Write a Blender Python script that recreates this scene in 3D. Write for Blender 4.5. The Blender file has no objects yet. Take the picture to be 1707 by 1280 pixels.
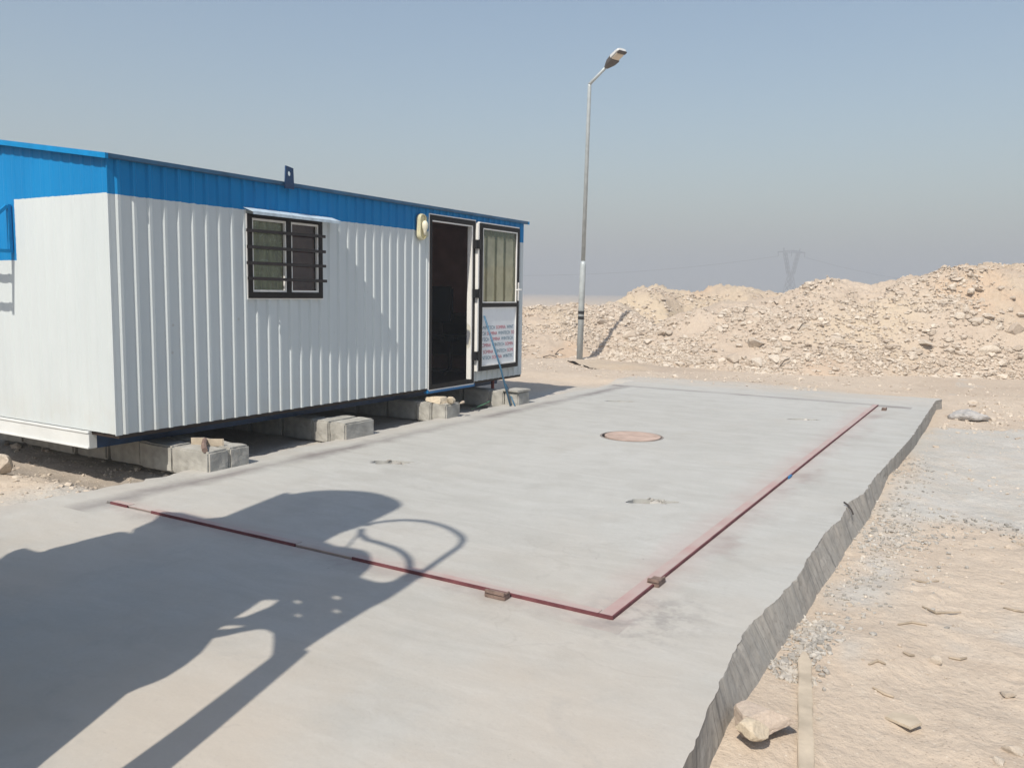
import bpy, bmesh, math, random
import numpy as np
from mathutils import Vector, Matrix

random.seed(7)
RNG = np.random.default_rng(11)
S = bpy.context.scene
COL = S.collection
D2R = math.radians

# ------------------------------------------------------------------ camera geometry
# World: X runs across the slab (towards its free edge), Y along the cabin, Z up; slab top is z = 0.
W0, H0, FPX = 1707.0, 1280.0, 1388.5
PITCH, ROLL, PHI, CAMH = 0.10937, 0.01617, 0.53443, 1.35
def cam_axes():
    f = Vector((0, math.cos(PITCH), -math.sin(PITCH))); u = Vector((0, math.sin(PITCH), math.cos(PITCH))); x = Vector((1, 0, 0))
    c, s = math.cos(ROLL), math.sin(ROLL)
    x2, u2 = c*x + s*u, c*u - s*x
    R = Matrix.Rotation(PHI, 3, 'Z')
    return R @ x2, R @ u2, R @ f
CX, CU, CF = cam_axes()
CAM = Vector((0, 0, CAMH))
def ray(px, py):
    return CF*FPX + CX*(px - W0/2) - CU*(py - H0/2)
def at(px, py, z=0.0):
    d = ray(px, py); return CAM + d*((z - CAMH)/d.z)
def onx(px, py, x):
    d = ray(px, py); return CAM + d*(x/d.x)
def dep(px, py, D):
    d = ray(px, py); hd = math.hypot(d.x, d.y); return CAM + d*(D/hd)

SUN_EL = D2R(50.0)
SUN_D = Vector((-0.11, 1.0, 0)).normalized()            # horizontal travel of the light

# ------------------------------------------------------------------ noise
def _hash(ix, iy, seed):
    h = (ix.astype(np.int64)*374761393 + iy.astype(np.int64)*668265263 + seed*1442695041) & 0xFFFFFFFF
    h = ((h ^ (h >> 13))*1274126177) & 0xFFFFFFFF
    return ((h ^ (h >> 16)) & 0xFFFF)/65535.0
def vnoise(x, y, seed=0):
    x = np.asarray(x, float); y = np.asarray(y, float)
    ix, iy = np.floor(x), np.floor(y); fx, fy = x - ix, y - iy
    fx = fx*fx*(3 - 2*fx); fy = fy*fy*(3 - 2*fy)
    a = _hash(ix, iy, seed); b = _hash(ix+1, iy, seed); c = _hash(ix, iy+1, seed); d = _hash(ix+1, iy+1, seed)
    return (a + (b-a)*fx)*(1-fy) + (c + (d-c)*fx)*fy
def fbm(x, y, oct=4, seed=0, gain=.5):
    t = 0; amp = 1; tot = 0
    for o in range(oct):
        t = t + amp*(vnoise(x*2**o + 17.3*o, y*2**o - 9.1*o, seed+o) - .5); tot += amp; amp *= gain
    return t/tot*2

# ------------------------------------------------------------------ materials
MATS = {}
class NM:
    def __init__(self, name, rough=.8, spec=.3, metal=0.0):
        self.m = bpy.data.materials.new(name); self.m.use_nodes = True
        self.t = self.m.node_tree; self.b = self.t.nodes['Principled BSDF']
        self.b.inputs['Roughness'].default_value = rough
        self.b.inputs['Specular IOR Level'].default_value = spec
        self.b.inputs['Metallic'].default_value = metal
        self._c = None; MATS[name] = self.m
    def n(self, typ, **kw):
        o = self.t.nodes.new(typ)
        for k, v in kw.items(): setattr(o, k, v)
        return o
    def l(self, a, b): self.t.links.new(a, b)
    def coord(self, scale=(1, 1, 1), rot=(0, 0, 0), kind='Object'):
        if self._c is None: self._c = self.n('ShaderNodeTexCoord')
        mp = self.n('ShaderNodeMapping'); mp.inputs['Scale'].default_value = scale; mp.inputs['Rotation'].default_value = rot
        self.l(self._c.outputs[kind], mp.inputs['Vector']); return mp.outputs['Vector']
    def noise(self, scale, detail=4, rough=.55, dist=0, sc=(1, 1, 1), rot=(0, 0, 0)):
        o = self.n('ShaderNodeTexNoise'); o.inputs['Scale'].default_value = scale; o.inputs['Detail'].default_value = detail
        o.inputs['Roughness'].default_value = rough; o.inputs['Distortion'].default_value = dist
        self.l(self.coord(sc, rot), o.inputs['Vector']); return o.outputs['Fac']
    def voro(self, scale, sc=(1, 1, 1), feature='F1'):
        o = self.n('ShaderNodeTexVoronoi'); o.feature = feature; o.inputs['Scale'].default_value = scale
        self.l(self.coord(sc), o.inputs['Vector']); return o.outputs['Distance']
    def val(self, x):
        o = self.n('ShaderNodeValue'); o.outputs[0].default_value = x; return o.outputs[0]
    def math(self, op, a, b=None, clamp=False):
        o = self.n('ShaderNodeMath', operation=op, use_clamp=clamp)
        for i, v in enumerate((a, b)):
            if v is None: continue
            if isinstance(v, (int, float)): o.inputs[i].default_value = v
            else: self.l(v, o.inputs[i])
        return o.outputs[0]
    def ramp(self, fac, lo, hi, a=0., b=1.):
        o = self.n('ShaderNodeMapRange'); o.clamp = True
        self.l(fac, o.inputs['Value'])
        for k, v in (('From Min', lo), ('From Max', hi), ('To Min', a), ('To Max', b)): o.inputs[k].default_value = v
        return o.outputs['Result']
    def mix(self, fac, a, b, mode='MIX'):
        o = self.n('ShaderNodeMix', data_type='RGBA', blend_type=mode)
        for i, v in ((0, fac), (6, a), (7, b)):
            if isinstance(v, (int, float)): o.inputs[i].default_value = v
            elif isinstance(v, tuple): o.inputs[i].default_value = (*v, 1)
            else: self.l(v, o.inputs[i])
        return o.outputs[2]
    def pos(self):
        if self._c is None: self._c = self.n('ShaderNodeTexCoord')
        s = self.n('ShaderNodeSeparateXYZ'); self.l(self._c.outputs['Object'], s.inputs[0]); return s.outputs
    def attr(self, name):
        o = self.n('ShaderNodeAttribute'); o.attribute_name = name; return o.outputs['Fac']
    def rnd(self):
        return self.n('ShaderNodeObjectInfo').outputs['Random']
    def color(self, c):
        if isinstance(c, tuple): self.b.inputs['Base Color'].default_value = (*c, 1)
        else: self.l(c, self.b.inputs['Base Color'])
        return self
    def bump(self, h, strength=.3, dist=.01):
        o = self.n('ShaderNodeBump'); o.inputs['Strength'].default_value = strength; o.inputs['Distance'].default_value = dist
        self.l(h, o.inputs['Height'])
        prev = self.b.inputs['Normal'].links
        if prev: self.l(prev[0].from_socket, o.inputs['Normal'])
        self.l(o.outputs[0], self.b.inputs['Normal']); return self
    def rough(self, s): self.l(s, self.b.inputs['Roughness']); return self

def simple(name, c, rough=.6, spec=.3, metal=0., var=.12, scale=12, bump=.1, bd=.002):
    n = NM(name, rough, spec, metal); f = n.noise(scale, 5)
    n.color(n.mix(n.ramp(f, .3, .7), tuple(x*(1-var) for x in c), tuple(min(1, x*(1+var)) for x in c)))
    if bump: n.bump(n.noise(scale*4, 3), bump, bd)
    return n.m

# frame rectangle of the weighing pad, read off the photograph
PX0, PX1, PY0, PY1 = -4.78, -1.33, 3.10, 11.36

def concrete(name, side=False):
    n = NM(name, .85, .25)
    big = n.noise(.55, 4, .55, .4); mid = n.noise(3.2, 5, .6)
    streak = n.noise(1.0, 6, .68, 1.1, sc=(1.5, 6.5, 1), rot=(0, 0, -.53))
    fine = n.noise(60, 4, .6)
    c = n.mix(n.ramp(big, .3, .7), (.38, .375, .355), (.44, .438, .42))
    c = n.mix(n.ramp(streak, .40, .72, 0, .55), c, (.515, .515, .50))
    c = n.mix(n.ramp(mid, .5, .75, 0, .45), c, (.335, .322, .30))
    c = n.mix(n.ramp(fine, .35, .75, 0, .22), c, (.30, .29, .27))
    p = n.pos(); X, Y = p[0], p[1]
    # warm sand dust trodden on to the near part of the slab
    dust = n.math('MULTIPLY', n.ramp(Y, 4.4, 1.8), n.ramp(n.noise(1.1, 5), .3, .62))
    c = n.mix(n.math('MULTIPLY', dust, .6), c, (.475, .405, .335))
    df_ = n.math('MULTIPLY', n.ramp(Y, 11.3, 12.4), n.ramp(n.noise(1.4, 5, .65), .35, .6)); c = n.mix(n.math('MULTIPLY', df_, .6), c, (.47, .41, .345)); bl = n.noise(.9, 6, .7, .8); c = n.mix(n.ramp(bl, .52, .72, 0, .30), c, (.43, .395, .35)); bl2 = n.noise(1.7, 6, .72, 1.2); c = n.mix(n.ramp(bl2, .56, .7, 0, .28), c, (.30, .295, .285)); dl = n.math('MULTIPLY', n.ramp(X, -4.75, -5.1), n.ramp(n.noise(2.5, 5), .3, .6))
    c = n.mix(n.math('MULTIPLY', dl, .5), c, (.43, .39, .35))
    # overspray of red primer along the two steel edges, a stain with its own ragged shape
    jit = n.math('MULTIPLY', n.math('SUBTRACT', n.noise(7, 5, .65), .5), .22)
    inY = n.math('MULTIPLY', n.math('GREATER_THAN', Y, PY0-.12), n.math('LESS_THAN', Y, PY1-.35))
    dx = n.math('ABSOLUTE', n.math('SUBTRACT', n.math('ADD', X, jit), PX1-.05))
    inX = n.math('MULTIPLY', n.math('GREATER_THAN', X, PX0+.1), n.math('LESS_THAN', X, PX1+.08))
    dy = n.math('ABSOLUTE', n.math('SUBTRACT', n.math('ADD', Y, jit), PY0+.02))
    m1 = n.math('MULTIPLY', n.ramp(dx, .20, .02), inY); m2 = n.math('MULTIPLY', n.ramp(dy, .13, .01), inX)
    pk = n.math('MULTIPLY', n.math('MAXIMUM', m1, m2), n.ramp(n.noise(1.6, 4), .25, .7, .35, 1))
    c = n.mix(n.math('MULTIPLY', pk, .32), c, (.40, .25, .235))
    # dark grime along the filled joints at the back and on the cabin side
    j2 = n.math('MULTIPLY', n.math('SUBTRACT', n.noise(3, 5, .7), .5), .30)
    gx = n.math('ABSOLUTE', n.math('SUBTRACT', n.math('ADD', X, j2), PX0+.0))
    gy = n.math('ABSOLUTE', n.math('SUBTRACT', n.math('ADD', Y, n.math('MULTIPLY', j2, .35)), PY1+.02))
    lim = n.math('MULTIPLY', n.math('GREATER_THAN', Y, PY0-.2), n.math('LESS_THAN', Y, PY1+.1))
    limx = n.math('LESS_THAN', X, -.95)
    g = n.math('MULTIPLY', n.math('MULTIPLY', n.ramp(gx, .17, .02), lim), n.ramp(n.noise(1.2, 3), .35, .6, .35, 1))
    g2 = n.math('MULTIPLY', n.math('MULTIPLY', n.ramp(gy, .17, .03), limx), n.ramp(n.noise(2.2, 3), .35, .6, .45, 1))
    c = n.mix(n.math('MULTIPLY', n.math('MAXIMUM', g, g2), .72), c, (.15, .13, .13))
    ox = n.math('MULTIPLY', n.math('MULTIPLY', n.ramp(n.math('ABSOLUTE', n.math('SUBTRACT', n.math('ADD', X, jit), PX1+.10)), .16, .02), inY), n.ramp(n.noise(1.5, 5, .65), .48, .62))
    c = n.mix(n.math('MULTIPLY', ox, .5), c, (.27, .215, .20))
    oy = n.math('MULTIPLY', n.math('MULTIPLY', n.ramp(n.math('ABSOLUTE', n.math('SUBTRACT', n.math('ADD', Y, jit), PY0-.07)), .12, .02), inX), n.ramp(n.noise(2.1, 5, .65), .48, .62))
    c = n.mix(n.math('MULTIPLY', oy, .45), c, (.27, .24, .225))
    # grout smears outside the near corner of the frame
    ddx = n.math('MULTIPLY', n.math('SUBTRACT', X, PX1+.1), 2.2); ddy = n.math('MULTIPLY', n.math('SUBTRACT', Y, PY0+.12), 1.7)
    rr = n.math('SQRT', n.math('ADD', n.math('MULTIPLY', ddx, ddx), n.math('MULTIPLY', ddy, ddy)))
    sm = n.math('MULTIPLY', n.ramp(rr, .75, .2), n.ramp(n.noise(9, 6, .7), .45, .6))
    c = n.mix(n.math('MULTIPLY', sm, .55), c, (.22, .205, .20))
    # pits and specks
    sp = n.math('LESS_THAN', n.voro(7), .035); sp = n.math('MULTIPLY', sp, n.math('GREATER_THAN', n.noise(1.9, 2), .56))
    c = n.mix(n.math('MULTIPLY', sp, .6), c, (.16, .145, .13))
    # hair cracks
    cr = n.n('ShaderNodeTexVoronoi'); cr.feature = 'DISTANCE_TO_EDGE'; cr.inputs['Scale'].default_value = .55
    va = n.n('ShaderNodeVectorMath', operation='ADD'); n.l(n.coord(), va.inputs[0])
    nz = n.n('ShaderNodeTexNoise'); nz.inputs['Scale'].default_value = 2.6; nz.inputs['Detail'].default_value = 5
    n.l(n.coord(), nz.inputs['Vector']); vs = n.n('ShaderNodeVectorMath', operation='SCALE'); vs.inputs['Scale'].default_value = .7
    n.l(nz.outputs['Color'], vs.inputs[0]); n.l(vs.outputs[0], va.inputs[1]); n.l(va.outputs[0], cr.inputs['Vector'])
    ck = n.math('MULTIPLY', n.ramp(cr.outputs['Distance'], .006, .0), n.math('GREATER_THAN', n.noise(.9, 2), .56))
    c = n.mix(n.math('MULTIPLY', ck, .13), c, (.2, .18, .165))
    if side:
        # formwork face: vertical board and run marks
        st = n.noise(1.0, 6, .72, .4, sc=(.6, 19, 1.0)); hz = n.noise(5, 6, .68)
        c2 = n.mix(n.ramp(st, .30, .70), (.255, .242, .222), (.37, .352, .325)); c2 = n.mix(n.ramp(hz, .45, .75, 0, .6), c2, (.40, .36, .315)); c2 = n.mix(n.ramp(n.noise(38, 5, .7), .52, .7, 0, .6), c2, (.16, .15, .14)); vc = n.noise(1.0, 2, .5, .2, sc=(.2, 5, .2)); c2 = n.mix(n.ramp(n.math('ABSOLUTE', n.math('SUBTRACT', vc, .5)), .012, .0, 0, .6), c2, (.10, .095, .09))
        geo = n.n('ShaderNodeNewGeometry'); sx = n.n('ShaderNodeSeparateXYZ'); n.l(geo.outputs['True Normal'], sx.inputs[0])
        up = n.math('GREATER_THAN', sx.outputs[2], .93)
        c = n.mix(up, c2, c)
        n.bump(n.math('MULTIPLY', st, n.math('SUBTRACT', 1.0, up)), .35, .010)
    n.color(c)
    pw = n.math('MULTIPLY', n.math('LESS_THAN', n.voro(38), .10), n.math('GREATER_THAN', n.noise(3.1, 3), .5)); c = n.mix(n.math('MULTIPLY', pw, .35), c, (.25, .235, .215)); n.color(c); n.bump(n.noise(9, 6, .65), .3, .012); n.bump(streak, .06, .012); n.bump(fine, .16, .002)
    return n.m

def white_paint(name, patch):
    """painted sheet: white below, blue band above; patch=True for the end wall with its blue field"""
    n = NM(name, .55, .16)
    p = n.pos(); X, Y, Z = p[0], p[1], p[2]
    j = n.math('MULTIPLY', n.math('SUBTRACT', n.noise(30, 3), .5), .012)
    blue = n.math('GREATER_THAN', n.math('ADD', Z, j), 1.985 if not patch else 1.995)
    if patch:
        q = n.math('MULTIPLY', n.math('LESS_THAN', n.math('ADD', X, j), -6.60), n.math('GREATER_THAN', n.math('ADD', Z, j), 1.535))
        blue = n.math('MAXIMUM', blue, q)
    d = n.noise(2.0, 5, .6, 0, sc=(1, 1, .35)); st = n.noise(1.0, 4, .6, 0, sc=(16, 16, .5))
    w = n.mix(n.ramp(d, .3, .7), (.52, .565, .585), (.575, .62, .635)); w = n.mix(n.ramp(st, .5, .75, 0, .16), w, (.50, .53, .535))
    # dust splashed up along the foot of the sheet
    ft = n.math('MULTIPLY', n.ramp(Z, .62, .28), n.ramp(n.noise(6, 5), .4, .65))
    w = n.mix(n.math('MULTIPLY', ft, .22), w, (.47, .43, .37))
    b = n.mix(n.ramp(d, .3, .7), (.003, .165, .42), (.005, .21, .50)); b = n.mix(n.ramp(st, .55, .8, 0, .35), b, (.010, .25, .54))
    sc = n.math('MULTIPLY', n.math('LESS_THAN', n.voro(5), .06), n.math('GREATER_THAN', n.noise(2.3, 2), .55))
    w = n.mix(n.math('MULTIPLY', sc, .5), w, (.40, .38, .35))
    n.color(n.mix(blue, w, b)); n.bump(n.noise(3.0, 3), .12, .02); n.bump(n.noise(90, 2), .05, .001)
    return n.m

def sand(name, heap=False, far=False):
    n = NM(name, .95, .12)
    big = n.noise(.35, 5, .6, .3); mid = n.noise(2.4, 6, .65, .2); fine = n.noise(34, 5, .7); peb = n.voro(26)
    if far:
        lo, hi, dk = (.43, .345, .265), (.53, .435, .34), (.36, .285, .22)
    elif heap:
        lo, hi, dk = (.405, .328, .262), (.49, .41, .335), (.35, .275, .215)
    else:
        lo, hi, dk = (.46, .38, .305), (.55, .465, .38), (.40, .32, .25)
    c = n.mix(n.ramp(big, .3, .7), lo, hi); c = n.mix(n.ramp(mid, .5, .78, 0, .6), c, dk)
    c = n.mix(n.ramp(fine, .5, .8, 0, .45), c, tuple(x*.62 for x in lo)); c = n.mix(n.ramp(n.noise(11, 5), .55, .8, 0, .4), c, (.60, .53, .44))
    if heap:
        c = n.mix(n.ramp(n.noise(.28, 3, .5, .3), .46, .7, 0, .55), c, (.54, .45, .31))
        c = n.mix(n.ramp(n.noise(.5, 3), .58, .7, 0, .5), c, (.52, .38, .27))
    else:
        g = n.attr('cement'); gn = n.math('MULTIPLY', g, n.ramp(n.noise(4, 5, .65), .25, .55, .55, 1))
        cg = n.mix(n.ramp(mid, .35, .7), (.42, .405, .375), (.50, .48, .45)); cg = n.mix(n.ramp(fine, .5, .8, 0, .4), cg, (.26, .25, .235))
        c = n.mix(gn, c, cg)
        dg = n.attr('darker_ground'); c = n.mix(n.math('MULTIPLY', dg, .8), c, n.mix(mid, (.15, .135, .125), (.30, .275, .25)))
    sk = n.math('MULTIPLY', n.math('LESS_THAN', n.voro(46), .16), n.math('GREATER_THAN', n.noise(2.2, 4, .6), .5)); c = n.mix(n.math('MULTIPLY', sk, .5), c, (.24, .19, .15)); sk2 = n.math('LESS_THAN', n.voro(31), .13); c = n.mix(n.math('MULTIPLY', sk2, .55), c, (.62, .56, .48))
    n.color(c)
    n.bump(n.noise(6, 6, .68), .38, .03); n.bump(n.noise(24, 6, .72), .65, .012); n.bump(fine, .6, .007); n.bump(peb, .3, .008)
    return n.m

def rockmat(name, lo, hi):
    n = NM(name, .92, .15); r = n.rnd()
    r = n.math('FRACT', n.math('ADD', r, n.attr('tone'))); c = n.mix(r, lo, hi); c = n.mix(n.ramp(n.noise(6, 5), .45, .7, 0, .6), c, tuple(x*.72 for x in lo))
    c = n.mix(n.ramp(n.noise(2.5, 4), .5, .7, 0, .4), c, (.54, .47, .39))
    n.color(c); n.bump(n.noise(14, 6, .7), .5, .02); return n.m

concrete('slab_concrete', True); concrete('pad_concrete')
white_paint('side_sheet', False); white_paint('end_sheet', True)
sand('ground_sand'); sand('heap_sand', True)
rockmat('limestone', (.43, .36, .295), (.61, .54, .46)); rockmat('grey_rubble', (.27, .255, .235), (.50, .475, .44))
rockmat('pink_stone', (.52, .43, .36), (.55, .46, .385)); rockmat('cream_stone', (.55, .47, .36), (.62, .53, .41))
simple('block_concrete', (.36, .35, .325), .92, .15, var=.22, scale=9, bump=.6, bd=.006)
simple('dark_profile', (.011, .009, .009), .5, .2, bump=0)
simple('white_bead', (.74, .73, .71), .4, .4, var=.04)
simple('blue_steel', (.012, .16, .40), .45, .4, var=.15)
simple('light_blue_trim', (.004, .21, .49), .55, .15, var=.12)
simple('eave_steel', (.03, .10, .19), .45, .4, var=.25, scale=7)
simple('navy_steel', (.016, .045, .11), .5, .35, var=.2)
simple('chassis_white', (.64, .66, .66), .55, .3, var=.06, scale=5)
simple('black_iron', (.022, .016, .016), .5, .4, var=.3)
simple('brown_panel', (.40, .22, .19), .55, .3, var=.2, scale=4)
simple('dark_cloth', (.012, .012, .016), .8, .2)
simple('dark_wood', (.03, .02, .016), .6, .3)
simple('galvanised', (.40, .44, .455), .5, .5, .12, var=.14, scale=9)
simple('lamp_dark', (.075, .065, .06), .55, .4, var=.2)
simple('lamp_shell', (.55, .56, .56), .5, .4, var=.08)
simple('lamp_lens', (.62, .54, .44), .35, .5, var=.06)
simple('black_band', (.012, .012, .013), .5, .4)
simple('cream_plastic', (.62, .58, .40), .4, .4, var=.08)
simple('bulb_white', (.85, .83, .80), .3, .5, var=.02)
simple('rust_steel', (.19, .135, .115), .8, .25, var=.35, scale=22, bump=.4, bd=.003)
simple('rust_cover', (.44, .335, .285), .85, .2, var=.18, scale=7, bump=.3, bd=.003)
simple('grey_rim', (.24, .21, .19), .85, .2); simple('pipe_grey', (.17, .19, .19), .6, .3); simple('dark_stick', (.14, .115, .095), .9, .15); simple('rod_teal', (.05, .135, .225), .5, .4, var=.25)
simple('old_wood', (.45, .385, .305), .85, .2, var=.2, scale=10, bump=.4, bd=.003)
simple('grey_twig', (.36, .30, .235), .9, .15, var=.25)
simple('rebar', (.07, .062, .058), .75, .3, .3, var=.3)
simple('grey_plastic', (.36, .345, .335), .55, .35, var=.15)
simple('green_cable', (.06, .16, .10), .6, .3)
simple('red_pipe', (.28, .06, .05), .55, .3)
simple('pylon_steel', (.13, .13, .14), .6, .3)
simple('machine_paint', (.35, .30, .08), .5, .4)
simple('white_panel', (.72, .75, .78), .4, .4, var=.03)
simple('letter_red', (.42, .085, .12), .5, .3, var=.1)
simple('letter_blue', (.085, .17, .23), .5, .3, var=.15)
simple('hood_sheet', (.50, .60, .68), .45, .4, var=.22, scale=14)
n = NM('red_primer', .7, .3)       # primer under a film of cement dust
c = n.mix(n.ramp(n.noise(5, 5, .6), .3, .65), (.39, .25, .24), (.43, .335, .315)); c = n.mix(n.ramp(n.noise(2, 4), .4, .65, 0, .8), c, (.41, .37, .345))
n.color(c); n.bump(n.noise(60, 3), .2, .002)
n = NM('red_edge', .7, .3)  # primer red set darker in colour for the shade on the upstand
n.color(n.mix(n.ramp(n.noise(6, 5, .7), .35, .6), (.095, .030, .035), (.165, .058, .065)))
n = NM('painted_reflection', .9, .1)  # olive and pale tones painted for trees and sky mirrored in the pane
c = n.mix(n.ramp(n.noise(1, 5, .7, .6, sc=(1, 9, 3)), .35, .65), (.26, .25, .145), (.52, .50, .34)); c = n.mix(n.ramp(n.noise(11, 6, .75, 1.2), .55, .68, 0, .7), c, (.80, .82, .77))
n.color(c)
def glass(name, tint, trans, rough=.03, bands=False):
    n = NM(name, rough, .5); t = n.t; t.nodes.remove(n.b)
    out = t.nodes['Material Output']
    tr = n.n('ShaderNodeBsdfTransparent'); tr.inputs['Color'].default_value = (*tint, 1)
    gl = n.n('ShaderNodeBsdfGlossy'); gl.inputs['Roughness'].default_value = rough
    df = n.n('ShaderNodeBsdfDiffuse'); df.inputs['Color'].default_value = (.45, .43, .36, 1)
    fr = n.n('ShaderNodeFresnel'); ge = n.n('ShaderNodeNewGeometry'); n.l(n.math('SUBTRACT', 1.5, n.math('MULTIPLY', ge.outputs['Backfacing'], .8333)), fr.inputs['IOR'])
    fac = n.ramp(n.noise(7, 5, .7), .35, .75, 0, 1-trans)
    if bands:      # upright bands painted for the lit and shaded wall ribs behind the pane
        p = n.pos(); yy_ = n.math('ADD', p[1], n.math('MULTIPLY', n.math('SUBTRACT', n.noise(16, 4), .5), .02)); k = None
        for c_ in (1.912, 2.125, 2.330, 2.56):
            d_ = n.math('ABSOLUTE', n.math('SUBTRACT', yy_, c_)); d_ = n.ramp(d_, .018, .034); k = d_ if k is None else n.math('MULTIPLY', k, d_)
        k = n.math('MULTIPLY', k, n.ramp(n.math('ADD', p[2], n.math('MULTIPLY', n.noise(18, 4), .05)), 2.05, 1.99))
        fac = n.math('MULTIPLY', n.ramp(n.noise(6, 5, .7), .2, .7, .55, .85), n.math('ADD', n.math('MULTIPLY', k, .8), .2)); df.inputs['Color'].default_value = (.46, .45, .32, 1)
    m0 = n.n('ShaderNodeMixShader'); n.l(fac, m0.inputs[0]); n.l(tr.outputs[0], m0.inputs[1]); n.l(df.outputs[0], m0.inputs[2])
    m1 = n.n('ShaderNodeMixShader'); n.l(fr.outputs[0], m1.inputs[0]); n.l(m0.outputs[0], m1.inputs[1]); n.l(gl.outputs[0], m1.inputs[2])
    n.l(m1.outputs[0], out.inputs['Surface'])
glass('window_glass', (.80, .84, .80), .85); glass('door_glass', (.66, .70, .54), .34, bands=True); glass('clean_glass', (.86, .84, .82), .985); glass('clear_cover', (.97, .95, .86), .95)

# ------------------------------------------------------------------ mesh helpers
def worldloc(o):
    v = Vector((0, 0, 0))
    while o is not None: v += o.location; o = o.parent
    return v
class MB:
    def __init__(s): s.v = []; s.f = []; s.mi = []
    def add(s, vs, fs, mi=0):
        k = len(s.v); s.v += [Vector(v) for v in vs]; s.f += [tuple(i+k for i in f) for f in fs]; s.mi += [mi]*len(fs); return s
    def box(s, lo, hi, mi=0):
        (a, b, c), (d, e, f) = lo, hi
        a, d = min(a, d), max(a, d); b, e = min(b, e), max(b, e); c, f = min(c, f), max(c, f)
        return s.add([(a,b,c),(d,b,c),(d,e,c),(a,e,c),(a,b,f),(d,b,f),(d,e,f),(a,e,f)],
                     [(0,3,2,1),(4,5,6,7),(0,1,5,4),(1,2,6,5),(2,3,7,6),(3,0,4,7)], mi)
    def bar(s, p, q, w, h, up=(0, 0, 1), mi=0):
        p, q = Vector(p), Vector(q); d = (q-p).normalized(); up = Vector(up); r = d.cross(up)
        if r.length < 1e-4: r = d.cross(Vector((1, 0, 0)))
        r.normalize(); u = r.cross(d)
        vs = [e + r*(w/2*a) + u*(h/2*b) for e in (p, q) for a, b in ((-1,-1),(1,-1),(1,1),(-1,1))]
        return s.add(vs, [(3,2,1,0),(4,5,6,7),(0,1,5,4),(1,2,6,5),(2,3,7,6),(3,0,4,7)], mi)
    def tube(s, pts, r, seg=10, mi=0):
        pts = [Vector(p) for p in pts]; rs = r if isinstance(r, (list, tuple)) else [r]*len(pts)
        ref = None; vs = []; fs = []
        for i, p in enumerate(pts):
            d = ((pts[min(i+1, len(pts)-1)] - pts[max(i-1, 0)])).normalized()
            if ref is None: ref = d.cross(Vector((0, 0, 1))) if abs(d.z) < .9 else d.cross(Vector((1, 0, 0)))
            u = (ref - d*ref.dot(d)).normalized(); w = d.cross(u); ref = u
            vs += [p + (u*math.cos(t) + w*math.sin(t))*rs[i] for t in [2*math.pi*k/seg for k in range(seg)]]
        for i in range(len(pts)-1):
            for k in range(seg):
                a, b = i*seg+k, i*seg+(k+1) % seg; fs.append((a, b, b+seg, a+seg))
        fs.append(tuple(range(seg))[::-1]); fs.append(tuple(range((len(pts)-1)*seg, len(pts)*seg)))
        return s.add(vs, fs, mi)
    def prism(s, poly, axis, a, b, mi=0):
        """poly: 2-D points in the plane normal to axis, pushed from a to b"""
        def p3(q, t):
            return {'x': (t, q[0], q[1]), 'y': (q[0], t, q[1]), 'z': (q[0], q[1], t)}[axis]
        n_ = len(poly); vs = [p3(q, a) for q in poly] + [p3(q, b) for q in poly]
        fs = [tuple(range(n_))[::-1], tuple(range(n_, 2*n_))] + [(i, (i+1) % n_, (i+1) % n_ + n_, i+n_) for i in range(n_)]
        return s.add(vs, fs, mi)
    def build(s, name, mat, parent=None, smooth=False, bevel=0., origin=None, seg=2):
        me = bpy.data.meshes.new(name)
        o = bpy.data.objects.new(name, me); COL.objects.link(o)
        off = worldloc(parent) if parent else Vector((0, 0, 0))
        org = Vector(origin) if origin is not None else off
        me.from_pydata([tuple(v - org) for v in s.v], [], s.f)
        for m in (mat if isinstance(mat, (list, tuple)) else [mat]): me.materials.append(MATS[m])
        for p, k in zip(me.polygons, s.mi): p.material_index = k
        bm = bmesh.new(); bm.from_mesh(me)
        bmesh.ops.recalc_face_normals(bm, faces=bm.faces[:])
        if bevel:
            bmesh.ops.bevel(bm, geom=bm.edges[:], offset=bevel, segments=seg, affect='EDGES', clamp_overlap=True)
        bm.to_mesh(me); bm.free()
        if smooth:
            for p in me.polygons: p.use_smooth = True
        o.parent = parent; o.location = org - off
        return o
def tag(o, label=None, cat=None, group=None, kind=None):
    if label: o['label'] = label
    if cat: o['category'] = cat
    if group: o['group'] = group
    if kind: o['kind'] = kind
    return o
def thing(name, loc, label, cat, group=None):
    o = bpy.data.objects.new(name, None); COL.objects.link(o); o.location = loc; o.empty_display_size = .1
    return tag(o, label, cat, group)
def npmesh(name, V, F, mat, attrs=None, smooth=True):
    me = bpy.data.meshes.new(name); V = np.asarray(V, np.float32); F = np.asarray(F, np.int32)
    me.vertices.add(len(V)); me.vertices.foreach_set('co', V.ravel())
    k = F.shape[1]; me.loops.add(F.size); me.loops.foreach_set('vertex_index', F.ravel())
    me.polygons.add(len(F)); me.polygons.foreach_set('loop_start', np.arange(0, F.size, k, dtype=np.int32))
    me.polygons.foreach_set('use_smooth', np.full(len(F), smooth))
    me.materials.append(MATS[mat]); me.update(calc_edges=True); me.validate()
    for nm, a in (attrs or {}).items():
        at_ = me.attributes.new(nm, 'FLOAT', 'POINT'); at_.data.foreach_set('value', np.asarray(a, np.float32).ravel())
    o = bpy.data.objects.new(name, me); COL.objects.link(o); return o
def gridfaces(nu, nv):
    i = np.arange(nu*nv).reshape(nu, nv)
    return np.stack([i[:-1, :-1], i[1:, :-1], i[1:, 1:], i[:-1, 1:]], -1).reshape(-1, 4)
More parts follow.
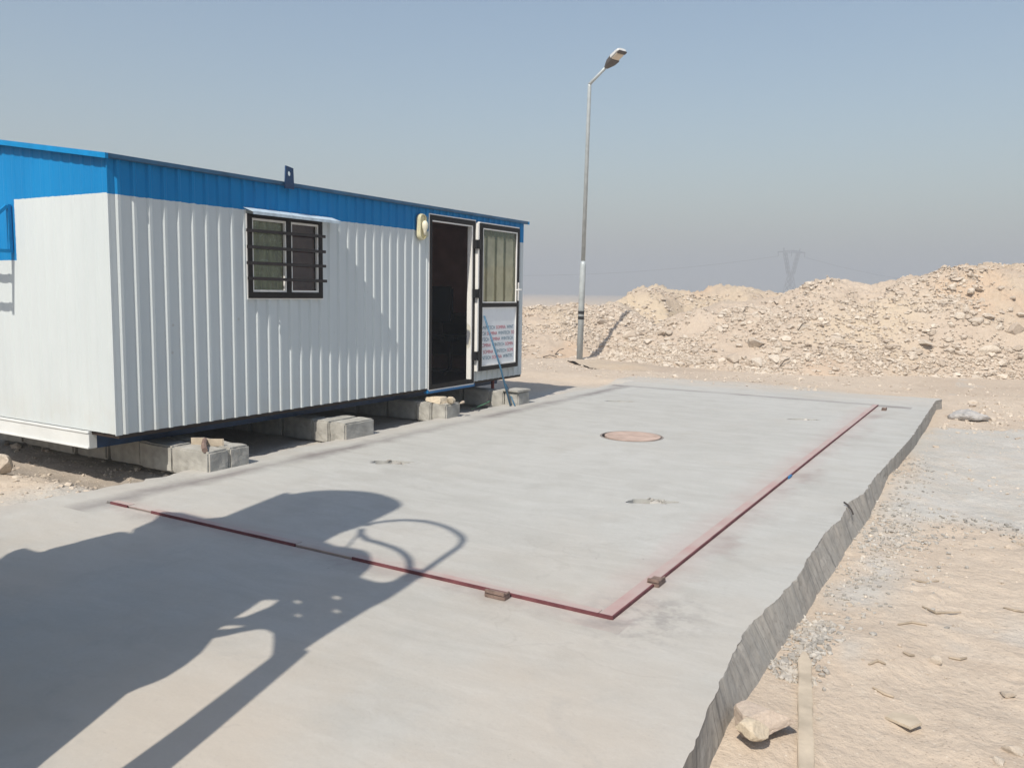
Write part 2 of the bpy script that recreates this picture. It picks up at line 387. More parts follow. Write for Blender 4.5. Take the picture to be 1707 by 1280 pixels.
def curve_mesh(loops, depth, bevel=0.):
    """filled 2-D outline (outer loop first, holes after) of thickness 2*depth round z = 0"""
    cu = bpy.data.curves.new('outline', 'CURVE'); cu.dimensions = '2D'; cu.fill_mode = 'BOTH'; cu.extrude = depth; cu.bevel_depth = bevel; cu.bevel_resolution = 1
    for lp in loops:
        sp = cu.splines.new('POLY'); sp.points.add(len(lp)-1); sp.use_cyclic_u = True
        for q, p in zip(sp.points, lp): q.co = (p[0], p[1], 0, 1)
    o = bpy.data.objects.new('outline', cu); COL.objects.link(o); bpy.context.view_layer.update()
    me = bpy.data.meshes.new_from_object(o.evaluated_get(bpy.context.evaluated_depsgraph_get()))
    COL.objects.unlink(o); bpy.data.objects.remove(o); bpy.data.curves.remove(cu)
    return me
def text_mesh(txt, size, depth=.0006):
    cu = bpy.data.curves.new('txt', 'FONT'); cu.body = txt; cu.size = size; cu.extrude = depth; cu.align_x = 'LEFT'
    o = bpy.data.objects.new('txt', cu); COL.objects.link(o); bpy.context.view_layer.update()
    me = bpy.data.meshes.new_from_object(o.evaluated_get(bpy.context.evaluated_depsgraph_get()))
    w = max([v.co.x for v in me.vertices] or [0])
    COL.objects.unlink(o); bpy.data.objects.remove(o); bpy.data.curves.remove(cu)
    return me, w

# ------------------------------------------------------------------ rocks
def rock_mesh(seed, sub=3, flat=1.0, cuts=17, mat='limestone'):
    r = random.Random(seed); bm = bmesh.new(); bmesh.ops.create_icosphere(bm, subdivisions=sub, radius=1.0)
    pl = []
    for _ in range(cuts):
        d = Vector((r.gauss(0, 1), r.gauss(0, 1), r.gauss(0, 1))).normalized(); pl.append((d, r.uniform(.42, .82)))
    for v in bm.verts:
        for d, h in pl:
            k = v.co.dot(d) - h
            if k > 0: v.co -= d*k
        v.co *= 1 + r.uniform(-.02, .02)
        v.co.z *= flat
    me = bpy.data.meshes.new('rock'); bm.to_mesh(me); bm.free(); me.materials.append(MATS[mat])
    return me
ROCKS = [rock_mesh(i, 3 if i < 4 else 2, random.uniform(.55, .9)) for i in range(12)]
def put_rock(name, loc, size, label, cat='rock', group=None, me=None, rz=None, sc=(1, 1, 1), tilt=.3):
    o = bpy.data.objects.new(name, me or random.choice(ROCKS)); COL.objects.link(o)
    o.location = loc; o.scale = tuple(size*k for k in sc)
    o.rotation_euler = (random.uniform(-tilt, tilt), random.uniform(-tilt, tilt), random.uniform(0, 6.28) if rz is None else rz)
    return tag(o, label, cat, group)
_ico = bmesh.new(); bmesh.ops.create_icosphere(_ico, subdivisions=1, radius=1.0)
ICOV = np.array([v.co[:] for v in _ico.verts]); ICOF = np.array([[v.index for v in f.verts] for f in _ico.faces]); _ico.free()
def rubble(name, P, R, mat, label=None, flat=.65):
    """many small broken stones in one mesh; P positions (n,3), R radii"""
    n_ = len(P); base = np.repeat(ICOV[None], n_, 0)*RNG.uniform(.6, 1.25, (n_, len(ICOV), 1))*RNG.uniform(.65, 1.35, (n_, 1, 3))
    base[:, :, 2] *= flat
    th = RNG.uniform(0, 6.28, n_); c, s = np.cos(th)[:, None], np.sin(th)[:, None]
    x = base[:, :, 0]*c - base[:, :, 1]*s; y = base[:, :, 0]*s + base[:, :, 1]*c
    base[:, :, 0], base[:, :, 1] = x, y
    V = (base*R[:, None, None] + P[:, None, :]).reshape(-1, 3)
    F = (ICOF[None] + (np.arange(n_)*len(ICOV))[:, None, None]).reshape(-1, 3)
    o = npmesh(name, V, F, mat, {'tone': np.repeat(RNG.uniform(0, 1, n_), len(ICOV))}, smooth=False); return tag(o, label, kind='stuff')

# ------------------------------------------------------------------ ground sheet
EDGE = [tuple(at(*q)[:2]) for q in ((1140,1280),(1163,1225),(1195,1150),(1217,1100),(1238,1055),(1262,1030),(1290,1003),(1330,962),(1345,930),(1365,905),(1380,882),
                         (1402,866),(1414,838),(1440,822),(1463,790),(1490,762),(1520,728),(1545,690),(1560,668))]
def sstep(x, a, b):
    t = np.clip((np.asarray(x, float)-a)/(b-a), 0, 1); return t*t*(3-2*t)
GREY = [tuple(at(*q, -.16)[:2]) for q in ((1450,860),(1480,770),(1500,728),(1560,715),(1720,716),(1900,720),(1950,900),(1720,893),(1600,872),(1540,885),(1500,905))]
def inpoly(x, y, poly):
    """signed-ish distance: positive inside"""
    x = np.asarray(x, float); y = np.asarray(y, float); ins = np.zeros(x.shape, bool); dm = np.full(x.shape, 1e9)
    for (x1, y1), (x2, y2) in zip(poly, poly[1:] + poly[:1]):
        c = ((y1 > y) != (y2 > y)) & (x < (x2-x1)*(y-y1)/(y2-y1+1e-12) + x1); ins ^= c
        L = (x2-x1)**2 + (y2-y1)**2 + 1e-12; t = np.clip(((x-x1)*(x2-x1) + (y-y1)*(y2-y1))/L, 0, 1)
        dm = np.minimum(dm, np.hypot(x-x1-t*(x2-x1), y-y1-t*(y2-y1)))
    return np.where(ins, dm, -dm)
def ground_parts(x, y):
    x = np.asarray(x, float); y = np.asarray(y, float)
    right = sstep(x, -3.5, -1.5)
    base = -.075*(1-right) - .165*right
    back = sstep(y, 11.8, 14.5); base = base*(1-back) + (-.10)*back
    # sand drawn up to slab level along its far end, dropping away to the free corner
    lip = sstep(y, 11.9, 12.5)*(1-sstep(y, 13.2, 15.5))*(1-sstep(x, -2.2, -.9)); base += .075*lip
    # far corner, where soil is banked against the slab
    # hollow dug in front of the first row of blocks
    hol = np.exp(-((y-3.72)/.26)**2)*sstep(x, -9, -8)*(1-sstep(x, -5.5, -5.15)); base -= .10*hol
    # lumps
    near = 1 - sstep(np.hypot(x, y), 25, 60)
    base += near*(.035*fbm(x*.9, y*.9, 4, 3) + .016*fbm(x*4.2, y*4.2, 4, 9) + .009*fbm(x*17, y*17, 3, 21))
    rough = (1-sstep(x, -5.6, -5.2))*sstep(y, 1, 2)*(1-sstep(y, 4, 4.4)); base += rough*.03*np.abs(fbm(x*6, y*6, 3, 5))
    # level of the soil along the foot of the free edge
    ez = np.interp(y, [1.5, 2.5, 2.75, 3.1, 4, 5, 6.1, 6.9, 7.4, 7.9, 9.6, 11.6, 13], [-.17, -.160, -.125, -.14, -.163, -.164, -.158, -.13, -.075, -.12, -.185, -.15, -.1])
    fw = np.exp(-((x+.72)/.28)**2)*sstep(y, 1.0, 1.6)*(1-sstep(y, 12.2, 13)); base += fw*(ez - base)*.85
    foot = np.exp(-((x+.50)/.14)**2)*sstep(y, 2.9, 3.6)*(1-sstep(y, 7.5, 9)); base += foot*(.04*np.clip(fbm(x*3, y*2.2, 4, 31), 0, 1))
    dune = np.exp(-(((x+.42)/.20)**2 + ((y-3.75)/.35)**2)); base += .035*dune
    clod = np.clip(fbm(x*9, y*9, 4, 91)-.18, 0, 1)*near*(x > -.75); base += .05*clod*sstep(fbm(x*1.1, y*1.1, 3, 93), -.1, .35)
    w = inpoly(x, y, GREY) + .28*fbm(x*1.7, y*1.7, 4, 41)
    cem = sstep(w, -.05, .25); base += .018*cem
    cem2 = np.exp(-((x+.55)/.14)**2)*sstep(y, 3.0, 3.6)*(1-sstep(y, 8, 9))*sstep(fbm(x*2.5, y*1.8, 4, 33), -.15, .3)
    cem3 = sstep(fbm(x*1.4+7, y*1.4, 4, 61), .35, .55)*.5*near*(x > -.7)
    splash = (1-sstep(np.abs(x+5.2), .2, .7))*sstep(y, 2, 3)*(1-sstep(y, 11, 12))
    splash = np.maximum(splash, (1-sstep(np.abs(y-12.4), .4, 1.1))*(1-sstep(x, -2.4, -1.6))*(x > -5.4))
    cement = np.clip(np.maximum.reduce([cem, cem2, cem3, splash*.9]), 0, 1)
    darker_ground = hol*.9 + (1-sstep(x, -5.6, -5.3))*sstep(y, 3.8, 4)*(1-sstep(y, 9.2, 9.6))*.4  # darker ground in the hollow and beneath the cabin
    # long low swells of the plain far out
    r = np.hypot(x, y); base += sstep(r, 120, 500)*(1.2*fbm(x/260, y/260, 3, 77)) - .25*sstep(r, 40, 200)
    return base, cement, np.clip(darker_ground, 0, 1)
def gz(x, y): return float(ground_parts(np.array([x]), np.array([y]))[0][0])
def lines(parts):
    out = []
    for a, b, s in parts: out += list(np.arange(a, b, s))
    return np.array(sorted(set(np.round(out, 4))))
def geo(a, b, k): return list(np.sign(a)*np.geomspace(abs(a), abs(b), k))
gx = np.array(sorted(set(geo(-1500, -40, 26) + list(lines([(-40, -14, 1.0), (-14, -8.5, .3), (-8.5, -4.6, .05), (-4.6, -.95, .5), (-.95, 2.2, .022), (2.2, 7, .15), (7, 40, 1.0)])) + geo(40, 1500, 26))))
gy = np.array(sorted(set(geo(-300, -10, 12) + list(lines([(-10, 1.5, .5), (1.5, 5.4, .024), (5.4, 9, .045), (9, 15, .07), (15, 26, .3), (26, 60, 1.5)])) + geo(60, 1500, 40))))
GXX, GYY = np.meshgrid(gx, gy, indexing='ij'); gzz, gce, ggr = ground_parts(GXX, GYY)
ground = npmesh('ground', np.stack([GXX, GYY, gzz], -1).reshape(-1, 3), gridfaces(len(gx), len(gy)), 'ground_sand', {'cement': gce, 'darker_ground': ggr})
tag(ground, kind='structure')

# ------------------------------------------------------------------ slab and pad
def jag(p, q, n_, amp, seed):
    p, q = Vector(p), Vector(q); d = q-p; nn = Vector((-d.y, d.x)).normalized(); out = []
    for i in range(n_):
        t = i/n_; k = fbm(np.array([t*n_*.45+seed]), np.array([seed*1.7]), 3, seed)[0]*amp
        out.append(tuple((p + d*t + nn*k)[:2]))
    return out
edge = []
for i, (p, q) in enumerate(zip(EDGE, EDGE[1:])):
    edge += jag(p, q, max(4, int((Vector(q)-Vector(p)).length/.028)), .011, 50+i)
x_end, y_end = EDGE[-1]
outer = [(EDGE[0][0]+.05, -3.2)] + [(EDGE[0][0]+.02, .5), (EDGE[0][0]+.01, 1.5)] + edge + [EDGE[-1], (x_end+.06, y_end+.22)]
outer += jag((x_end+.02, y_end+.30), (-4.95, 12.35), 60, .03, 4) + jag((-4.98, 12.2), (-5.18, 8.5), 70, .05, 6) + jag((-5.18, 8.5), (-5.14, 3.6), 90, .06, 8) + jag((-5.12, 3.6), (-5.25, 2.2), 26, .07, 9) + [(-7.5, 1.6), (-9, 1.2), (-9, -3.2)]
PADR = [(PX0, PY0), (PX1, PY0), (PX1, PY1), (PX0, PY1)]
me = curve_mesh([outer, PADR[::-1]], .15); me.transform(Matrix.Translation((0, 0, -.15))); me.materials.append(MATS['slab_concrete'])
slab = bpy.data.objects.new('concrete_slab', me); COL.objects.link(slab); tag(slab, kind='structure')
# the free face: formwork face leaning out to a straighter foot, its arris broken
top = [p for p in edge if 1.6 < p[1]] + [EDGE[-1], (x_end+.06, y_end+.22)]
top = [(EDGE[0][0]+.01, 1.5)] + top
cum = [0.]
for p, q in zip(top, top[1:]): cum.append(cum[-1] + math.hypot(q[0]-p[0], q[1]-p[1]))
tt = np.arange(0, cum[-1], .014); tx = np.interp(tt, cum, [p[0] for p in top]); ty = np.interp(tt, cum, [p[1] for p in top])
txs = np.convolve(np.pad(tx, 30, mode='edge'), np.ones(61)/61, 'valid'); bx = np.maximum(txs+.014, -.722 + .012*fbm(ty*1.3, ty*0+4, 3, 71)) - .012; bx = np.where(ty > 12.3, tx+.012, bx)
rows = [0, .03, .08, .16, .28, .42, .58, .76, 1.0, 1.8]; V_ = []
for k, r_ in enumerate(rows):
    zz = -.165*r_; f = min(r_, 1.0)
    xx = tx + (bx-tx)*f
    if k: xx = xx + .003*fbm(ty*4, ty*0 + r_*1.4, 3, 72) + .0032*fbm(ty*22, ty*0 + r_*5, 3, 73) - .02*np.clip(fbm(ty*3.4, ty*0 + r_*2.2, 3, 74)-.3, 0, 1)*(r_ < .5)
    V_.append(np.stack([xx + (.0 if k else 0), ty, np.full(len(ty), zz)], -1))
V_ = np.stack(V_, 1); nr = len(rows)
fm = bpy.data.meshes.new('f'); fm.from_pydata([tuple(v) for v in V_.reshape(-1, 3)], [], [tuple(int(i) for i in f) for f in gridfaces(len(ty), nr)[:, ::-1]])
bm = bmesh.new(); bm.from_mesh(slab.data); bm.from_mesh(fm); bm.to_mesh(slab.data); bm.free(); bpy.data.meshes.remove(fm)
def blob(c, rx, ry, seed, n_=26, ang=.5):
    r = random.Random(seed); out = []
    for i in range(n_):
        t = 2*math.pi*i/n_; k = 1 + r.uniform(-.22, .22); x, y = rx*k*math.cos(t), ry*k*math.sin(t)
        out.append((c[0] + x*math.cos(ang) - y*math.sin(ang), c[1] + x*math.sin(ang) + y*math.cos(ang)))
    return out
POCK = [at(*q, .018) for q in ((652, 769), (1085, 834), (1035, 668), (1338, 698))]
pocket_loops = [blob(POCK[0], .165, .075, 1), blob(POCK[1], .155, .07, 2), blob(POCK[2], .19, .06, 3), blob(POCK[3], .19, .055, 4)]
MH = at(1053, 726, .018); MHR = .30
circ = [(MH.x + MHR*math.cos(2*math.pi*i/64), MH.y + MHR*math.sin(2*math.pi*i/64)) for i in range(64)]
PADT = .011
padl = jag((PX0, PY0+.01), (PX1-.008, PY0+.01), 2, 0, 1) + [(PX1-.008, PY0+.01)] + [(PX1-.008, PY1-.01)] + jag((PX1-.008, PY1-.01), (PX0, PY1-.01), 60, .01, 13) + jag((PX0, PY1-.01), (PX0, PY0+.01), 90, .012, 15)
me = curve_mesh([padl, circ[::-1]] + [l[::-1] for l in pocket_loops], .10); me.transform(Matrix.Translation((0, 0, PADT-.10))); me.materials.append(MATS['pad_concrete'])
bm = bmesh.new(); bm.from_mesh(me)
for q in POCK:                       # floors of the broken-out anchor pockets
    vs = [bm.verts.new((q.x+a, q.y+b, PADT-.045)) for a, b in ((-.3, -.2), (.3, -.2), (.3, .2), (-.3, .2))]; bm.faces.new(vs)
vs = [bm.verts.new((MH.x+a, MH.y+b, PADT-.07)) for a, b in ((-.4, -.4), (.4, -.4), (.4, .4), (-.4, .4))]; bm.faces.new(vs)
bm.to_mesh(me); bm.free()
pad = bpy.data.objects.new('weighing_pad', me); COL.objects.link(pad); tag(pad, kind='structure')
PP, RR = [], []
for k, q in enumerate(POCK):
    PP.append((q.x+.03, q.y+.01, PADT-.022)); RR.append(.062 if k < 2 else .05)
    for _ in range(16 if k < 2 else 8):
        a = random.uniform(0, 6.28); r_ = random.uniform(0, .16); PP.append((q.x + .8*r_*math.cos(a)+.03, q.y + .6*r_*math.sin(a)+.02, PADT - random.uniform(-.006, .03))); RR.append(random.uniform(.005, .016))
rubble('mortar_crumbs', np.array(PP), np.array(RR), 'grey_rubble', 'broken mortar crumbs lying in the pockets of the pad')

# steel edge frame: thin red upstand with a dusty flange, along the front and the free side
fr = thing('steel_edge_frame', (PX1, PY0, 0), 'red primed steel angle framing the front and right edges of the concrete pad', 'steel frame')
def sag(x, seed): return float(fbm(np.array([x*.8]), np.array([seed]), 3, 7)[0])*.006
ys = np.linspace(PY0, PY1-.03, 60)
m = MB()
for a, b in zip(ys, ys[1:]):
    m.box((PX1-.006, a, -.02), (PX1+.002, b, PADT+.005+sag(a, 1)*.5))
m.build('side_upstand', 'red_edge', fr)
m = MB()
for a, b in zip(ys, ys[1:]): m.box((PX1-.062, a, PADT-.004), (PX1-.0062, b, PADT+.0035))
m.build('side_flange', 'red_primer', fr)
xs = np.linspace(PX0+.05, PX1-.07, 60); m = MB(); m2 = MB()
for i, (a, b) in enumerate(zip(xs, xs[1:])):
    gap = float(vnoise(np.array([a*3.1]), np.array([5.]), 3)[0]) if a > -3.2 and a < -1.62 else 1
    buried = a < -4.35 and a > -4.6
    top = PADT + (.004 if gap > .58 else -.012) - (.02 if buried else 0)
    m.box((a, PY0-.002, -.02), (b, PY0+.006, top)); m2.box((a, PY0+.0062, PADT-.004), (b, PY0+.05, PADT+(.0032 if gap > .58 and not buried else -.001)))
m.box((PX1-.07, PY0-.002, -.02), (PX1-.0064, PY0+.006, PADT+.005)); m.build('front_upstand', 'red_edge', fr); m2.build('front_flange', 'red_primer', fr)
def rust_tab(px, py, w, l, rz, label):
    c = at(px, py, .012); m = MB(); m.box((-w/2, -l/2, -.012), (w/2, l/2, .010)); m.box((-w/2+.004, -l/2-.006, .010), (w/2, -l/2+.006, .026)); m.box((w/2-.012, -l/2+.008, .010), (w/2, l/2, .018))
    o = m.build('anchor_plate', 'rust_steel', None, bevel=.002); o.location = c; o.rotation_euler = (0, 0, rz); return tag(o, label, 'steel plate', 'rusty plates welded to the frame')
rust_tab(829, 991, .105, .05, 0, 'small rusty steel plate at the front red edge, left of the corner')
rust_tab(1094, 969, .06, .09, 0, 'small rusty steel plate beside the right red edge near the front corner')
rust_tab(1474, 682, .05, .12, 0, 'small dark steel plate at the far end of the long red edge')
m = MB(); c = at(1317, 792, .02); m.box((c.x-.008, c.y-.05, .0), (c.x+.006, c.y+.05, PADT+.007)); m.build('paint_mark', 'blue_steel', fr, bevel=.002)

# manhole cover
mh = thing('manhole_cover', (MH.x, MH.y, PADT), 'round rusty pink manhole cover set in the middle of the pad', 'manhole cover')
def ring(m, c, r0, r1, z0, z1, n_=64):
    vs = []
    for i in range(n_):
        a = 2*math.pi*i/n_
        for r_, z in ((r0, z0), (r1, z0), (r1, z1), (r0, z1)): vs.append((c.x + r_*math.cos(a), c.y + r_*math.sin(a), z))
    fs = []
    for i in range(n_):
        j = (i+1) % n_
        for k in range(4): fs.append((i*4+k, i*4+(k+1) % 4, j*4+(k+1) % 4, j*4+k))
    m.add(vs, fs)
m = MB(); ring(m, MH, MHR-.018, MHR-.002, PADT-.05, PADT+.0015); m.build('rim', 'grey_rim', mh)
cc = [(MH.x+.008 + (MHR-.036)*math.cos(2*math.pi*i/64), MH.y+.004 + (MHR-.036)*math.sin(2*math.pi*i/64)) for i in range(64)]
hole = [(MH.x + .19 + .028*math.cos(t), MH.y + .10 + .016*math.sin(t)) for t in [2*math.pi*i/16 for i in range(16)]]
me = curve_mesh([cc, hole[::-1]], .012); me.transform(Matrix.Translation((-MH.x, -MH.y, 0))); me.materials.append(MATS['rust_cover'])
lid = bpy.data.objects.new('lid', me); COL.objects.link(lid); lid.parent = mh; lid.location = (0, 0, -.007)

# ------------------------------------------------------------------ cabin
CX0, CX1, CY0, CY1 = -8.02, -5.42, 3.63, 9.39
ZB, ZE, ZR = .29, 2.235, 2.42
XM = (CX0+CX1)/2
cab = thing('site_cabin', ((CX0+CX1)/2, (CY0+CY1)/2, 0), 'white corrugated steel site cabin with blue top band and open door, raised on blocks', 'cabin')
WIN = (4.83, 5.695, 1.268, 1.955); DOOR = (7.335, 8.225, .275, 2.165)
RIBP, RIBH = .1248, .017
def profile(a, b, first):
    """(position, outward offset) of a ribbed sheet from a to b"""
    pts = [(a, 0)]; y = first
    while y < b-.05:
        for d, h in ((-.026, 0), (-.011, RIBH), (.011, RIBH), (.026, 0)):
            if y+d > pts[-1][0]+.002: pts.append((y+d, h))
        y += RIBP
    return pts + [(b, 0)]
def ribbed(mb, pts, top, bot, openings, place):
    cuts = sorted({o for op in openings for o in op[:2]})
    full = []
    for (p0, h0), (p1, h1) in zip(pts, pts[1:]):
        full.append((p0, h0))
        for c in cuts:
            if p0 < c < p1: full.append((c, h0 + (h1-h0)*(c-p0)/(p1-p0)))
    full.append(pts[-1])
    for (p0, h0), (p1, h1) in zip(full, full[1:]):
        if p1-p0 < 1e-6: continue
        pm = (p0+p1)/2; seg = [(bot, None)]
        rng = [(bot(p0), bot(p1), top(p0), top(p1))]
        for (a, b, z0, z1) in openings:
            if a < pm < b:
                rng = [(bot(p0), bot(p1), z0, z0), (z1, z1, top(p0), top(p1))]
        for b0, b1, t0, t1 in rng:
            if t0-b0 > .003: mb.add([place(p0, h0, b0), place(p1, h1, b1), place(p1, h1, t1), place(p0, h0, t0)], [(0, 1, 2, 3)])
def keepmesh(mb, name, mat, parent):
    return mb.build(name, mat, parent)
m = MB()
ribbed(m, profile(CY0, CY1, CY0+.062), lambda p: ZE, lambda p: ZB, [WIN, DOOR], lambda p, h, z: (CX1+h, p, z))
fw = m.build('front_wall', 'side_sheet', cab, origin=(0, 0, 0))
def roofz(x): return ZR - (ZR-ZE)*abs(x-XM)/(CX1-XM)
m = MB(); ribbed(m, [(p, h*.28) for p, h in profile(CX0, CX1, CX0+.05)], lambda p: roofz(p), lambda p: ZB, [], lambda p, h, z: (p, CY0-h, z)); m.build('end_wall', 'end_sheet', cab, origin=(0, 0, 0))
m = MB(); ribbed(m, [(p, h*.28) for p, h in profile(CX0, CX1, CX0+.05)], lambda p: roofz(p), lambda p: ZB, [], lambda p, h, z: (p, CY1+h, z)); m.build('far_end_wall', 'end_sheet', cab, origin=(0, 0, 0))
m = MB(); ribbed(m, profile(CY0, CY1, CY0+.062), lambda p: ZE, lambda p: ZB, [], lambda p, h, z: (CX0-h, p, z)); m.build('rear_wall', 'side_sheet', cab, origin=(0, 0, 0))
# inner lining and floor
t = .05; xi = CX1-t
m = MB(); m.box((CX0+.03, CY0+.03, ZB), (CX0+.04, CY1-.03, 2.2)); m.box((CX0+.03, CY0+.03, ZB), (xi, CY0+.04, 2.2)); m.box((CX0+.03, CY1-.04, ZB), (xi, CY1-.03, 2.2)); m.box((CX0+.03, CY0+.03, 2.19), (xi, CY1-.03, 2.2))
for a, b, z0, z1 in ((CY0+.03, WIN[0], ZB, 2.19), (WIN[1], DOOR[0], ZB, 2.19), (DOOR[1], CY1-.03, ZB, 2.19), (WIN[0], WIN[1], ZB, WIN[2]), (WIN[0], WIN[1], WIN[3], 2.19), (DOOR[0], DOOR[1], DOOR[3], 2.19)):
    m.box((xi-.008, a, z0), (xi, b, z1))
m.build('lining', 'brown_panel', cab)
m = MB(); m.box((CX0+.01, CY0+.012, ZB-.03), (CX1-.004, CY1-.012, ZB+.004)); m.build('floor', 'dark_wood', cab)
# corner angle at the near corner
m = MB(); m.box((CX1-.004, CY0-.017, ZB-.004), (CX1+.004, CY0-.001, ZE)); m.box((CX1+.0005, CY0, ZB-.004), (CX1+.004, CY0+.035, ZE)); m.build('corner_trim', 'side_sheet', cab, origin=(0, 0, 0))
# roof
rf = MB()
for sgn in (-1, 1):
    xe = XM + sgn*(CX1-XM+.036)
    ze = ZR - (ZR-ZE)*(abs(xe-XM)/(CX1-XM))
    rf.add([(XM, CY0-.03, ZR+.004), (xe, CY0-.03, ze+.004), (xe, CY1+.04, ze+.004), (XM, CY1+.04, ZR+.004), (XM, CY0-.03, ZR+.02), (xe, CY0-.03, ze+.02), (xe, CY1+.04, ze+.02), (XM, CY1+.04, ZR+.02)],
           [(0,3,2,1),(4,5,6,7),(0,1,5,4),(1,2,6,5),(2,3,7,6),(3,0,4,7)])
roof = rf.build('roof', 'blue_steel', cab)
for y0, y1 in ((CY0-.055, CY0-.032), (CY1+.042, CY1+.06)):
    xe = CX1+.05; xw = CX0-.05; ze = ZR - (ZR-ZE)*((xe-XM)/(CX1-XM))
    m = MB(); m.prism([(xw, ze-.012), (XM, ZR-.012), (xe, ze-.012), (xe, ze+.026), (XM, ZR+.026), (xw, ze+.026)], 'y', y0, y1); m.build('verge_trim', 'light_blue_trim', cab)
m = MB(); xe = CX1+.04; m.box((xe-.003, CY0-.031, ZE-.008), (xe+.004, CY1+.041, ZE+.020)); m.box((CX1+.02, CY0-.03, ZE-.012), (xe-.004, CY1+.04, ZE-.008)); m.build('eave_trim', 'eave_steel', cab)
# lifting lug
ly = onx(476, 290, CX1+.02).y
lug = [(ly-.052, 2.20), (ly+.052, 2.20), (ly+.045, 2.375), (ly-.042, 2.388)]
hl = [(ly+.0+.019*math.cos(t_), 2.325+.022*math.sin(t_)) for t_ in [2*math.pi*i/16 for i in range(16)]]
me = curve_mesh([lug, hl[::-1]], .006)
me.transform(Matrix(((0, 0, 1, CX1+.062), (1, 0, 0, 0), (0, 1, 0, 0), (0, 0, 0, 1)))); me.transform(Matrix.Translation(-cab.location)); me.materials.append(MATS['navy_steel'])
lg = bpy.data.objects.new('lifting_lug', me); COL.objects.link(lg); lg.parent = cab
# chassis: white end channel, dark side channels
m = MB(); m.box((CX0+.3, CY0-.012, .155), (-5.75, CY0+.05, ZB-.006)); m.box((CX0+.3, CY0-.022, .155), (-5.75, CY0-.0122, .168)); m.box((CX0+.3, CY0-.020, ZB-.022), (-5.75, CY0-.0124, ZB-.008)); m.build('end_channel', 'chassis_white', cab, bevel=.002)
m = MB(); m.box((-5.80, CY0+.0505, .152), (-5.752, CY1-.06, ZB-.032)); m.box((CX0+.3, CY0+.0505, .152), (CX0+.35, CY1-.06, ZB-.032))
for y in np.arange(4.3, 9.2, .8): m.box((CX0+.351, y, .17), (-5.801, y+.06, ZB-.032))
m.build('chassis', 'navy_steel', cab)
m = MB(); m.box((CX1-.03, DOOR[0]-.02, .235), (CX1+.022, DOOR[1]+.02, .272)); m.build('door_sill', 'blue_steel', cab)

# window
XW = CX1+.018
wf = MB(); y0, y1, z0, z1 = WIN; ft = .045; ym = 5.285
wf.box((XW-.05, y0, z0), (XW+.012, y0+ft, z1)).box((XW-.05, y1-ft, z0), (XW+.012, y1, z1)).box((XW-.05, y0+ft, z0), (XW+.012, y1-ft, z0+.052)).box((XW-.05, y0+ft, z1-.03), (XW+.012, y1-ft, z1)).box((XW-.045, ym-.026, z0+.052), (XW+.010, ym+.026, z1-.03))
win = wf.build('window', 'dark_profile', cab)
m = MB(); bo = .010
m.box((XW-.012, y0-bo, z0-bo), (XW+.004, y0-.0005, z1)).box((XW-.012, y1+.0005, z0-bo), (XW+.004, y1+bo, z1)).box((XW-.012, y0, z0-bo), (XW+.004, y1, z0-.0005)); m.build('outer_bead', 'white_bead', win)
for nm, a, b in (('sash', y0+ft, ym-.026), ('sash', ym+.026, y1-ft)):
    m = MB(); w = .017; lo, hi = z0+.052, z1-.03; a += .0005; b -= .0005
    m.box((XW-.019, a, lo), (XW+.003, a+w, hi)).box((XW-.019, b-w, lo), (XW+.003, b, hi)).box((XW-.019, a+w, lo), (XW+.003, b-w, lo+w)).box((XW-.019, a+w, hi-w), (XW+.003, b-w, hi)); m.build(nm, 'white_bead', win)
m = MB(); m.box((XW-.026, y0+ft+.012, z0+.06), (XW-.020, ym-.036, z1-.04)); m.build('pane', 'window_glass', win)
m = MB(); m.box((XW-.026, ym+.036, z0+.06), (XW-.020, y1-ft-.012, z1-.04)); m.build('pane', 'clean_glass', win)
m = MB(); yy = np.linspace(y0+ft+.002, ym-.028, 30)
cv = [(XW-.043 - .008*math.sin(i*1.3) - .004*math.sin(i*2.9), y) for i, y in enumerate(yy)]
for (xa, a), (xb, b) in zip(cv, cv[1:]): m.add([(xa, a, z0+.05), (xb, b, z0+.05), (xb, b, z1-.03), (xa, a, z1-.03)], [(0, 1, 2, 3)])
m.build('painted_reflection', 'painted_reflection', win)  # sheet added behind the left pane to carry its painted reflection
for pl, pr in (((411, 383.5), (540.5, 394.7)), ((412, 411), (541, 420)), ((412, 438), (541.5, 444)), ((413.5, 463.8), (543, 468.8))):
    A = onx(*pl, XW+.045); B = onx(*pr, XW+.045); m = MB()
    m.bar((XW+.045, A.y, A.z), (XW+.045, B.y+.012, B.z), .016, .026, up=(0, 0, 1)); m.bar((XW+.012, y0+.03, A.z), (XW+.036, y0+.03, A.z), .014, .014); m.bar((XW+.012, y1-.03, B.z), (XW+.036, y1-.03, B.z), .014, .014)
    m.build('security_bar', 'black_iron', win, bevel=.002)
m = MB(); ha, hb = 4.80, 5.83
m.add([(CX1+.002, ha, 2.005), (CX1+.002, hb, 2.005), (CX1+.125, hb+.0, 1.965), (CX1+.125, ha, 1.965), (CX1+.002, ha, 2.009), (CX1+.002, hb, 2.009), (CX1+.127, hb, 1.969), (CX1+.127, ha, 1.969), (CX1+.125, hb, 1.945), (CX1+.125, ha, 1.945), (CX1+.127, hb, 1.945), (CX1+.127, ha, 1.945)],
      [(0, 1, 2, 3), (4, 7, 6, 5), (0, 4, 5, 1), (1, 5, 6, 2), (3, 7, 4, 0), (3, 2, 8, 9), (7, 11, 10, 6), (8, 10, 11, 9)]); m.build('window_hood', 'hood_sheet', cab)

